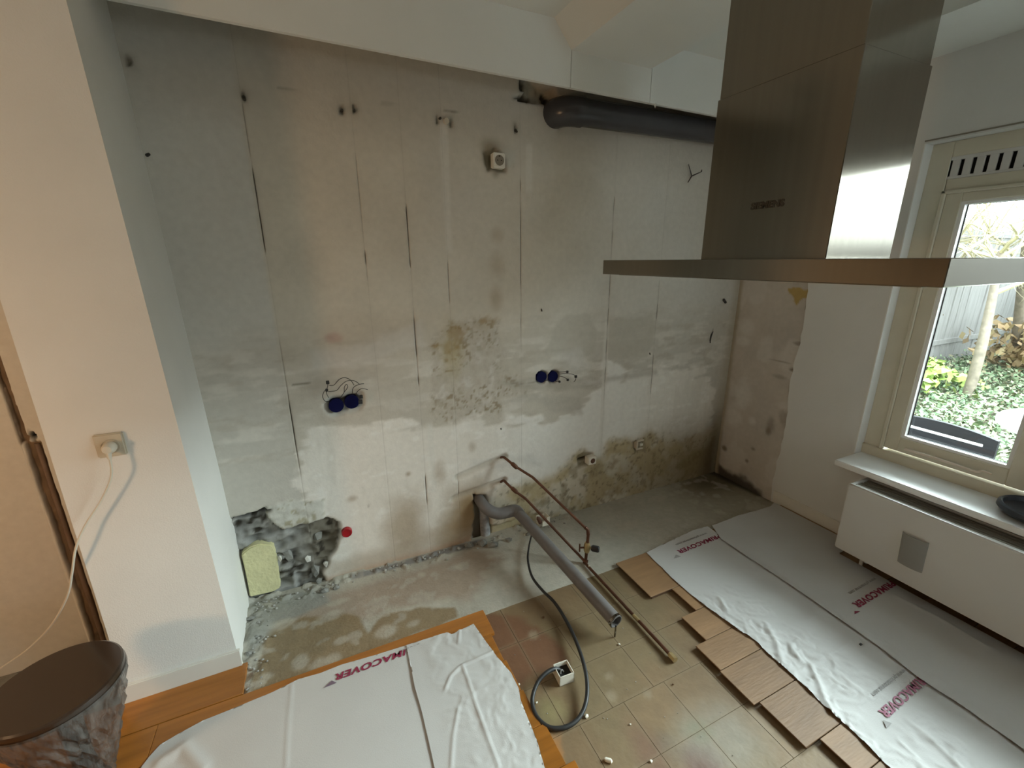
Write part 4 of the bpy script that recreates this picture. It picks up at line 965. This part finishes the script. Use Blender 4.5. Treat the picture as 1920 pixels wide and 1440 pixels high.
# =================================================================== SIDE TABLE IN FILM
TX, TY, TZ, TR = -0.817, 1.447, 0.42, 0.154
tb = empty('side_table', (TX, TY, 0.0), label='small round dark brown lacquered pedestal table beside the wing wall', cat='table')
MB().lathe([(.0001, TZ), (TR-.006, TZ), (TR-.001, TZ-.004), (TR, TZ-.010), (TR, TZ-.030), (TR-.004, TZ-.035), (.0001, TZ-.035)], (TX, TY, 0), 'z', 64).build('tabletop', M['table_dark'], tb, sm=30)
MB().lathe([(.032, .384), (.030, .30), (.026, .12), (.040, .02), (.048, .0155), (.0001, .0152)], (TX, TY, 0), 'z', 24).build('pedestal', M['table_dark'], tb, sm=40)
bm = MB(); rings = []; seg = 84; rn = random.Random(77)
P0 = [(.1565, .400), (.157, .385), (.146, .345), (.126, .27), (.104, .19), (.082, .11), (.062, .05), (.056, .017)]
prof = []
for a, b in zip(P0[:-1], P0[1:]):
    n = 1 if a[1] > .38 else 4
    prof += [(a[0]+(b[0]-a[0])*t/n, a[1]+(b[1]-a[1])*t/n) for t in range(n)]
prof.append(P0[-1])
for j, (r, z) in enumerate(prof):
    ring = []
    for k in range(seg):
        a = 2*math.pi*k/seg; g = min(1, j/4)
        w = 1+g*(0.03*math.sin(a*9+j*.9)+0.02*math.sin(a*23-j*1.7)+rn.uniform(-.022, .022))
        ring.append(bm.bm.verts.new((TX+math.cos(a)*r*w, TY+math.sin(a)*r*w, z)))
    rings.append(ring)
for i in range(len(rings)-1):
    for k in range(seg):
        A, B, C_, D = rings[i][k], rings[i][(k+1) % seg], rings[i+1][(k+1) % seg], rings[i+1][k]
        if i < 1: bm.bm.faces.new((A, B, C_, D))
        else: bm.bm.faces.new((A, B, C_)); bm.bm.faces.new((A, C_, D))
fo = bm.build('stretch_film', M['film'], None); tag(fo, 'clear crinkled stretch film wrapped round the foot of the dark side table', 'plastic film')

# =================================================================== COVER FLEECE WITH ITS PRINT
def sheet(name, poly, z, m, parent, res=.0075, wr=None, amp=.002, s=0, edge_drop=0.0):
    """cloth sheet cut to a polygon on the floor (x, y), wrinkled by wr(x, y)"""
    xs = [p[0] for p in poly]; ys = [p[1] for p in poly]
    gx = np.arange(min(xs), max(xs)+res, res); gy = np.arange(min(ys), max(ys)+res, res)
    X, Y = np.meshgrid(gx, gy, indexing='ij')
    sd = poly_sd(X, Y, poly)
    # pull outside points next to the outline onto it so the cut edge is clean
    gxd = np.gradient(sd, res, axis=0); gyd = np.gradient(sd, res, axis=1); g2 = gxd**2+gyd**2+1e-9
    near = (sd < 0) & (sd > -res*1.45)
    X = np.where(near, X-sd*gxd/g2, X); Y = np.where(near, Y-sd*gyd/g2, Y)
    Z = z+amp*(fbm(X, Y, 6, 3, s)-.5)
    if wr is not None: Z = Z+wr(X, Y)
    keep = sd > -res*1.45
    nu, nv = X.shape; ids = -np.ones((nu, nv), int)
    q = keep[:-1, :-1] & keep[1:, :-1] & keep[1:, 1:] & keep[:-1, 1:]
    used = np.zeros((nu, nv), bool); used[:-1, :-1] |= q; used[1:, :-1] |= q; used[1:, 1:] |= q; used[:-1, 1:] |= q
    ids[used] = np.arange(used.sum())
    F = np.stack([ids[:-1, :-1], ids[1:, :-1], ids[1:, 1:], ids[:-1, 1:]], -1)[q]
    V = np.stack([X, Y, Z], -1)[used]
    me = bpy.data.meshes.new(name); me.from_pydata(V.tolist(), [], F.tolist()); me.update(); me.shade_smooth()
    return link(name, me, m, parent)

def fl(pts, z): return [tuple(on_z(a, b, z)[:2]) for a, b in pts]
def ridge(x, y, pts, w, h): return h*np.exp(-(line_d(x, y, pts)/w)**2)
def crumple(x, y, mask, amp, s, f=13):
    a = fbm(x, y, f, 4, s); b = fbm(x+a*.15, y-a*.1, f*1.3, 3, s+5)
    return mask*amp*(1-np.abs(2*b-1))**3

ZL = 0.0185
# left sheet
lp = empty('floor_cover', (-0.05, 1.2, 0.016), label='white fleece floor cover with red lettering on the orange oak boards, left', cat='floor cover')
polyL = fl([(888, 1170), (862, 1182), (848, 1190), (838, 1186), (768, 1208), (700, 1229), (640, 1246), (600, 1262), (560, 1273), (510, 1298), (478, 1311), (430, 1331), (380, 1351), (330, 1378), (300, 1396), (280, 1418), (262, 1442)], ZL)
polyL += [(-0.70, 1.30), (-0.66, 0.60), (0.45, 0.60)]+fl([(1030, 1470), (1020, 1435), (1008, 1392), (996, 1362), (985, 1335), (976, 1312), (973, 1292), (958, 1262), (934, 1234), (912, 1205)], ZL)
fold1 = fl([(547, 1284), (541, 1350), (536, 1440)], ZL)
cr1 = fl([(928, 1222), (890, 1240), (862, 1252), (845, 1270), (835, 1295)], ZL); cr2 = fl([(868, 1250), (885, 1300), (905, 1360), (935, 1440)], ZL); cr3 = fl([(860, 1330), (850, 1380), (846, 1440)], ZL)
cr4 = fl([(862, 1175), (860, 1208)], ZL)
def wrL(x, y):
    m = sst(0.20, 0.30, x)
    return (ridge(x, y, fold1, .005, .0022)+crumple(x, y, m, .0035, 701, 9)+ridge(x, y, fl([(300, 1430), (345, 1400), (380, 1440)], ZL), .02, .008))
sheet('sheet', polyL, ZL, M['paper'], lp, wr=wrL, s=11)
polyLf = [p for p in fl([(762, 1210), (838, 1187), (848, 1190), (862, 1183), (888, 1171), (912, 1206), (934, 1235), (958, 1263), (973, 1293), (975, 1313), (984, 1336), (995, 1363), (1007, 1393), (1019, 1436), (1029, 1470)], ZL+.003)]
polyLf += [(0.45, 0.60), (0.185, 0.60)]+fl([(816, 1445), (806, 1400), (791, 1335), (778, 1290)], ZL+.003)
def wrLf(x, y):
    e = sst(0, .012, x-0.186)
    return .0008+ridge(x, y, cr1, .0055, .0045)+ridge(x, y, cr2, .005, .004)+ridge(x, y, cr3, .0055, .0032)+ridge(x, y, cr4, .005, .004)+crumple(x, y, e, .0035, 721, 11)*sst(.22, .3, x)
sheet('folded_flap', polyLf, ZL+.0045, M['paper'], lp, wr=wrLf, s=15, amp=.0025, res=.006)
p0 = on_z(757, 1219, ZL); pR = on_z(630, 1265, ZL)
xd = Vector((pR[0]-p0[0], pR[1]-p0[1], 0)).normalized(); yd = Vector((xd.y, -xd.x, 0)); yd = yd if yd.y < 0 else -yd
org = Vector(p0)-xd*0.072; org.z = ZL+.0022
text_obj('printed_lettering', 'PRIMACOVER', .041, org, xd, yd, M['print_red'], lp, shear=.22, off=.0012, width=0.342)
def tri(name, pts, z, m, parent):
    mb = MB(); P = fl(pts, z); mb.prism(P, 'z', z, z+.0004); return mb.build(name, m, parent)
tri('printed_arrow', [(607, 1290), (622, 1276), (631, 1280)], ZL+.0022, M['print_violet'], lp)
mb = MB()
for a, b in ((758, 1217), (764, 1215), (771, 1212), (784, 1207)):
    P = fl([(a-3, b+.5), (a+2, b-1.2), (a+2.4, b), (a-2.6, b+1.8)], ZL+.011); mb.prism(P, 'z', ZL+.0105, ZL+.0109)
mb.build('printed_dashes', M['print_grey'], lp)

# right sheets: A near the planks, B under the window, lapping over A
ZR = 0.0215
rp = empty('floor_cover', (1.77, 1.0, 0.019), label='white fleece floor cover along the broken parquet edge, right of the copper pipe', cat='floor cover')
outl = fl([(1212, 1036), (1228, 1052), (1243, 1066), (1258, 1082), (1290, 1110), (1318, 1133), (1352, 1158), (1385, 1182), (1402, 1192), (1416, 1201), (1440, 1226), (1470, 1252), (1500, 1279), (1525, 1303), (1560, 1338), (1600, 1372), (1645, 1417), (1668, 1440)], ZR)
polyA = outl+[(1.50, 0.20), (2.045, 0.20), (2.045, 1.600)]+fl([(1322, 988), (1300, 994), (1280, 1003), (1262, 1012), (1240, 1022)], ZR)
lap = fl([(1352, 1012), (1500, 1110), (1650, 1215), (1720, 1270), (1740, 1284), (1800, 1322), (1900, 1393)], ZR+.004)
polyB = lap+[(1.96, 0.20), (2.49, 0.20), (2.49, 1.10), (2.66, 1.115), (2.66, 1.60)]+fl([(1445, 949), (1420, 957), (1385, 966), (1345, 982), (1335, 985)], ZR+.004)
T3 = fl([(1650, 1335), (1730, 1279)], ZR)
def wrA(x, y):
    m = sst(0, .05, y-0)*(1-sst(1.05, 1.35, y))*(1-sst(1.70, 1.92, x+.06*(fbm(x, y, 5, 2, 5)-.5)))
    tx = 1-np.exp(-(line_d(x, y, [(1.62, .49), (2.02, .50)])/.06)**2); m = np.maximum(m, .2*(1-sst(1.2, 1.5, y)))*tx
    big = ridge(x, y, fl([(1435, 1170), (1455, 1205), (1465, 1240)], ZR), .012, .010)+ridge(x, y, fl([(1478, 1208), (1500, 1240)], ZR), .010, .008)+ridge(x, y, fl([(1520, 1250), (1535, 1280), (1545, 1310), (1560, 1335)], ZR), .010, .010)
    big = big+ridge(x, y, fl([(1700, 1350), (1760, 1400), (1800, 1440)], ZR), .010, .006)+ridge(x, y, fl([(1478, 1182), (1530, 1153)], ZR), .006, .003)+ridge(x, y, fl([(1522, 1250), (1595, 1204)], ZR), .006, .003)
    return crumple(x, y, m, .006, 741, 15)+big*tx*.6+ridge(x, y, fl([(1348, 1122), (1362, 1145)], ZR), .01, .006)+.002*np.maximum(0, 1-np.abs(x-2.02)/.05)*0
sheet('sheet', polyA, ZR, M['paper'], rp, wr=wrA, s=21, res=.0065)
org = Vector(on_z(1340, 1005, ZR))+Vector((.030, 0, 0)); org.z = ZR+.0025
text_obj('printed_lettering', 'PRIMACOVER', .041, org, (-1, -.02, 0), (.02, -1, 0), M['print_red'], rp, shear=.18, off=.0012, width=.335)
text_obj('printed_address', 'www.primacover.com', .022, Vector((1.985, 1.556, ZR+.0025)), (-1, -.02, 0), (.02, -1, 0), M['print_grey'], rp, off=.0007, width=.25)
tri('printed_arrow', [(1264, 1047), (1267, 1040), (1277, 1043)], ZR+.0025, M['print_grey'], rp)
org = Vector((2.005, .530, ZR+.0035))
text_obj('printed_lettering', 'PRIMACOVER', .041, org, (-1, -.035, 0), (.035, -1, 0), M['print_pink'], rp, shear=.18, off=.0010, width=.322)
text_obj('printed_address', 'www.primacover.com', .022, Vector((1.968, .572, ZR+.0035)), (-1, -.02, 0), (.02, -1, 0), M['print_grey'], rp, off=.0007, width=.235)
tri('printed_arrow', [(1662, 1365), (1656, 1350), (1672, 1356)], ZR+.0035, M['print_grey'], rp)
rq = empty('floor_cover', (2.3, 1.0, 0.023), label='white fleece floor cover lapped over the first, in the shade before the radiator', cat='floor cover')
def wrB(x, y): return .003*(1-sst(.0, .03, x-2.015))+crumple(x, y, 1-sst(.1, .5, y), .002, 761, 12)+ridge(x, y, fl([(1680, 1120), (1760, 1160), (1850, 1215)], ZR), .012, .005)*0.8
sheet('sheet', polyB, ZR+.0045, M['paper'], rq, wr=wrB, s=31)
text_obj('printed_lettering', 'PRIMACOVER', .041, Vector((2.49, .862, ZR+.0075)), (-1, -.02, 0), (.02, -1, 0), M['print_red'], rq, shear=.18, off=.0014, width=.338)
text_obj('printed_address', 'www.primacover.com', .022, Vector((2.445, .910, ZR+.0075)), (-1, -.02, 0), (.02, -1, 0), M['print_grey'], rq, off=.0007, width=.235)
tri('printed_arrow', [(1603, 1151), (1602, 1146), (1613, 1146)], ZR+.0075, M['print_red'], rq)

# =================================================================== CRUMBS ON THE FLOOR
def crumb(px, py, r, label, sq=(1, 1, .8), m='debris_white', z=None, s=0, name='plaster_crumb', group='crumbs of plaster on the floor'):
    z = r*sq[2]*.9 if z is None else z
    p = on_z(px, py, z); o = MB().lump(p, r, s, sq).build(name, M[m], None); tag(o, label, 'crumb', group)
p = on_z(1136, 1424, .006); q_ = on_z(1146, 1427, .006)
o = MB().tube([Vector(p)-Vector((.004, 0, 0)), Vector(p), Vector(q_), Vector(q_)+Vector((.003, 0, 0))], [.005, .0068, .0068, .004], 10).build('dowel', M['debris_white'], None, sm=40); tag(o, 'white plastic dowel lying alone on the tiles below the cable loop', 'dowel')
crumb(1099, 1342, .008, 'pale crumb touching the outside of the black cable loop', s=1)
crumb(1161, 1208, .005, 'bright crumb under the open end of the drain pipe', s=2)
crumb(1006, 1317, .004, 'tiny bright crumb inside the black cable loop', s=3)
crumb(1182, 1358, .0035, 'tiny bright crumb on the tiles right of the cable loop', s=4)
crumb(1221, 1427, .0045, 'bright crumb beside the rust stain on the tiles', s=5)
crumb(973, 1283, .005, 'bright crumb at the edge of the left floor cover', s=6)
crumb(984, 1003, .007, 'white crumb on the screed left of the black cable', s=7)
crumb(1105, 1061, .006, 'bright crumb under the copper valve', s=8, z=.030)
crumb(1262, 1283, .004, 'dark crumb on the tiles below the brass pipe end', m='wood_core', s=9)
crumb(1019, 1157, .006, 'dark chip on the reddish tiles left of the black cable', m='wood_core', s=10)
o = MB().box(*[v for a in zip(on_z(1614, 1208, .028)-np.array([.006, .004, .003]), on_z(1614, 1208, .028)+np.array([.006, .004, .003])) for v in a], .001, 1).build('paper_speck', M['black'], None); tag(o, 'small black chip on the right floor cover beside the lapped seam', 'chip')
rn = random.Random(9)
mb = MB()
for i in range(150):
    x = rn.uniform(-.43, 1.35); y = 2.10-abs(rn.gauss(0, .035)); mb.lump((x, y, .004), rn.uniform(.002, .008), i, (1, .8, .7))
for i in range(60):
    x = -.42+abs(rn.gauss(0, .04)); y = rn.uniform(1.60, 2.1); mb.lump((x, y, .006), rn.uniform(.002, .007), i+300, (1, .8, .7))
for i in range(40): mb.lump((rn.uniform(.6, 1.3), rn.uniform(.6, 1.5), .001), rn.uniform(.0008, .0022), i+600)
g = mb.build('rubble_dust', mat('plaster_dust', (.34, .33, .30), .9, var=.4, vscale=40), None); tag(g, 'small plaster rubble scattered along the foot of the stripped wall', 'rubble', None, 'stuff')
LUMPS = [(905, 1018, .03, 'largest grey mortar lump at the foot of the upright pipe stub'), (925, 1022, .026, 'grey mortar lump just right of the upright pipe stub'), (955, 1012, .02, 'small grey lump at the wall below the bend of the drain pipe'),
         (880, 1022, .022, 'grey mortar lump left of the upright pipe stub'), (990, 1002, .016, 'small grey lump at the wall beside the start of the black cable'), (608, 1108, .018, 'grey lump at the lower right corner of the broken-out hole'),
         (630, 1102, .016, 'small grey lump at the wall just right of the broken-out hole'), (470, 1160, .016, 'grey crumb at the wing wall nearest the pale yellow block'), (480, 1195, .012, 'grey crumb on the screed halfway along the wing wall'),
         (466, 1225, .012, 'grey crumb on the screed by the end of the skirting board')]
for i, (px, py, r, lab) in enumerate(LUMPS):
    p = on_z(px, py, r*.4); o = MB().lump(p, r, i+50, (1.2, .8, .7)).build('rubble_lump', M['grey_mortar'], None)
    tag(o, lab, 'rubble', 'mortar lumps on the screed')

# =================================================================== GARDEN
GZ = -0.2
mb = MB(); mb.box(2.95, 24, -9, 12, -0.5, GZ); mb.build('ground', M['soil'], kind='structure')
MB().box(2.95, 3.6, -5, 4.5, 2.34, 2.50).build('sky_block_overhang', M['paint_ceiling'], kind='structure')  # unseen overhang added to cut off the high sky
mb = MB(); mb.box(2.96, 4.55, -4, 5, -.25, GZ+.03); mb.build('paving', M['paving'], kind='structure')

def leaves(name, n, fx, size, cols, m, s, label, cat, tilt=.6, kind='stuff'):
    r = np.random.RandomState(s); P = fx(r, n); sz = r.uniform(size[0], size[1], n)
    a = r.uniform(0, 2*np.pi, n); t = r.normal(0, tilt, n); b = r.normal(0, tilt, n)
    u = np.stack([np.cos(a)*np.cos(t), np.sin(a)*np.cos(t), np.sin(t)], -1); v = np.stack([-np.sin(a)*np.cos(b), np.cos(a)*np.cos(b), np.sin(b)], -1)
    q = np.stack([P-u*sz[:, None], P-v*sz[:, None]*.6, P+u*sz[:, None], P+v*sz[:, None]*.6], 1).reshape(-1, 3)
    me = bpy.data.meshes.new(name); N = n*4
    me.vertices.add(N); me.vertices.foreach_set('co', q.reshape(-1).astype(np.float32))
    me.loops.add(N); me.loops.foreach_set('vertex_index', np.arange(N, dtype=np.int32))
    me.polygons.add(n); me.polygons.foreach_set('loop_start', np.arange(0, N, 4, dtype=np.int32)); me.polygons.foreach_set('loop_total', np.full(n, 4, np.int32)); me.update(calc_edges=True)
    cc = np.array(cols)[r.randint(0, len(cols), n)]*r.uniform(.6, 1.0, (n, 1)); cc = np.repeat(cc, 4, 0)
    at = me.color_attributes.new('Col', 'FLOAT_COLOR', 'POINT'); c4 = np.ones((N, 4), np.float32); c4[:, :3] = np.clip(cc, 0, .9); at.data.foreach_set('color', c4.reshape(-1))
    o = link(name, me, m, None); tag(o, label, cat, None, kind); return o
G_ = [(.16, .25, .12), (.22, .31, .17), (.12, .20, .10), (.30, .36, .22), (.26, .24, .15)]
leaves('ivy', 36000, lambda r, n: np.stack([r.uniform(4.5, 14, n), r.uniform(.2, 3.55, n), GZ+np.abs(r.normal(.06, .05, n))], -1), (.018, .042), G_, M['ivy'], 1, 'low green ivy covering the garden ground', 'ground cover')
def tuft(r, n):
    a = r.uniform(0, 2*np.pi, n); d = np.abs(r.normal(0, .33, n)); return np.stack([7.6+np.cos(a)*d*1.2, 2.95+np.sin(a)*d*.7, GZ+.10+np.maximum(.42-d*.5, .02)*r.uniform(.3, 1, n)], -1)
leaves('green_shrub', 900, tuft, (.05, .10), [(.34, .46, .10), (.26, .40, .08), (.42, .52, .16)], M['ivy_shrub'], 2, 'bright green tufted shrub at the foot of the garden fence', 'shrub', .8, 'thing')
def bbush(r, n):
    a = r.uniform(0, 2*np.pi, n); d = np.abs(r.normal(0, .35, n)); return np.stack([10.2+np.cos(a)*d, 2.72+np.sin(a)*d, GZ+.1+np.abs(r.normal(.3, .25, n))], -1)
leaves('brown_bush', 600, bbush, (.05, .10), [(.36, .25, .12), (.30, .20, .10), (.42, .33, .17)], M['ivy_shrub'], 3, 'brownish withered bush in front of the far garden fence', 'bush', .9, 'thing')
leaves('hedge', 5000, lambda r, n: np.stack([r.uniform(11.8, 15.5, n), r.uniform(.2, 3.1, n), GZ+r.uniform(0, 1.5, n)], -1), (.06, .11), [(.10, .20, .10), (.15, .27, .15), (.08, .15, .08)], M['ivy_shrub'], 4, 'dark green hedge at the far right of the garden', 'hedge', .9, 'thing')

fn = empty('garden_fence', (9, 3.6, GZ), label='grey weathered board fence along the garden', cat='fence')
rn = random.Random(11); x = 5.2
while x < 15.5:
    w = rn.uniform(.20, .27); dy = rn.uniform(-.012, .012); h = 2.02+rn.uniform(-.015, .015)
    MB().box(x, x+w-.018, 3.60+dy, 3.622+dy, GZ+.02, h).build('board', M['fence'], fn); x += w
for z in (.2, 1.95): MB().box(5.1, 15.6, 3.57, 3.598, z-.04, z+.04).build('rail', M['fence'], fn)

MB().box(13.0, 13.1, -10, 0.15, GZ, 1.95).build('low_sky_block', M['fence'], None, kind='structure')  # unseen wall added to block the low sky
def branch(mb, p, d, L, r, depth, rn, spread=.55):
    pts = [Vector(p)]; rr = [r]; dd = Vector(d).normalized()
    n = 4
    for i in range(n):
        dd = (dd+Vector((rn.gauss(0, .14), rn.gauss(0, .14), rn.gauss(.03, .10)))).normalized()
        pts.append(pts[-1]+dd*L/n); rr.append(r*(1-.5*(i+1)/n))
    mb.tube(pts, rr, 5 if depth < 2 else 4)
    if depth < 3:
        for k in range(3 if depth else 4):
            i = rn.randint(1, n); q = (dd+Vector((rn.gauss(0, spread), rn.gauss(0, spread), rn.gauss(.1, spread)))).normalized()
            branch(mb, pts[i], q, L*rn.uniform(.5, .75), rr[i]*.6, depth+1, rn, spread)
def tree(name, base, via, top, r, label, nb, seed, mtw):
    o = empty(name, base, label=label, cat='tree', group='bare trees in the garden')
    MB().tube([Vector(base)-Vector((0, 0, .1)), base, via, top], [r*1.25, r*1.1, r, r*.6], 10, sub=4).build('trunk', M['bark'], o, sm=60)
    mb = MB(); rn = random.Random(seed)
    for k in range(nb):
        t = rn.uniform(.45, 1); p = Vector(via).lerp(Vector(top), t)
        a = rn.uniform(0, 6.28); branch(mb, p, (math.cos(a), math.sin(a), rn.uniform(.1, .9)), rn.uniform(.9, 1.5), .022, 0, rn)
    mb.build('branches', M[mtw], o)
b1 = on_z(1812, 748, GZ); v1 = on_y(1843, 640, b1[1]); t1 = on_y(1878, 470, b1[1]+.1)
tree('bare_tree', tuple(b1), tuple(v1), tuple(t1), .055, 'pale leaning tree trunk nearest the window in the garden', 9, 1, 'twig')
b2 = on_z(1902, 692, GZ); v2 = on_y(1908, 620, b2[1]); t2 = on_y(1925, 440, b2[1]-.1)
tree('bare_tree', tuple(b2), tuple(v2), tuple(t2), .065, 'second tree trunk farther back beside the brown bush', 9, 2, 'twig')
def shrub(loc, seed, label, n=12, h=2.6):
    o = empty('bare_shrub', loc, label=label, cat='shrub', group='bare shrubs before the fence'); mb = MB(); rn = random.Random(seed)
    for k in range(n):
        a = rn.uniform(0, 6.28); branch(mb, Vector(loc)+Vector((math.cos(a)*.1, math.sin(a)*.1, 1.0)), (math.cos(a)*.5, math.sin(a)*.5, 1), h*rn.uniform(.5, .8), .016, 1, rn, .6)
    mb.build('twigs', M['twig'], o)
    MB().tube([Vector(loc)-Vector((0, 0, .1)), Vector(loc)+Vector((.02, 0, .6)), Vector(loc)+Vector((0, 0, 1.15))], [.05, .04, .03], 8).build('stem', M['bark'], o, sm=60)
shrub((9.3, 3.95, GZ), 21, 'yellowish bare shrub showing above the left part of the fence', 18, 3.0)
shrub((12.2, 4.1, GZ), 22, 'yellowish bare shrub showing above the right part of the fence', 18, 3.2)

gc = empty('garden_chair', (3.45, 1.1, GZ), label='black garden chair with a slotted back just outside the window', cat='chair')
def arc_slat(name, z_top_l, z_top_m, z_bot, y0=.862, y1=1.36):
    ys = np.linspace(y0, y1, 13); f_ = lambda y: z_top_m-(z_top_m-z_top_l)*((y-(y0+y1)/2)/((y1-y0)/2))**2
    pts = [(y, z_bot) for y in (y0, y1)]+[(y, f_(y)) for y in ys[::-1]]
    mb = MB(); mb.prism(pts, 'x', 3.285, 3.31); return mb.build(name, M['garden_black'], gc)
arc_slat('back_top', .640, .668, .600); arc_slat('back_lower', .588, .588, .36)
MB().box(3.283, 3.306, .915, 1.35, .586, .602, .002, 1).build('pale_strip', M['garden_white'], gc)
MB().box(3.285, 3.31, .862, .915, .588, .602).build('back_stile', M['garden_black'], gc)
MB().box(3.30, 3.74, .87, 1.35, .215, .245, .008, 2).build('seat', M['garden_black'], gc)
for xx in (3.30, 3.71):
    for yy in (.885, 1.335): MB().tube([(xx, yy, GZ+.03), (xx, yy, .40 if xx < 3.5 else .22)], .015, 8).build('leg', M['garden_black'], gc, sm=40)
gt = empty('garden_table', (4.17, .70, GZ), label='white round garden table outside at the right of the window', cat='table')
MB().lathe([(.0001, .60), (.42, .60), (.43, .59), (.43, .565), (.42, .555), (.0001, .555)], (4.17, .70, 0), 'z', 48).build('tabletop', M['garden_white'], gt, sm=30)
MB().lathe([(.03, .56), (.03, -.10), (.20, -.165), (.21, -.17), (.0001, -.17)], (4.17, .70, 0), 'z', 20).build('pedestal', M['garden_white'], gt, sm=30)
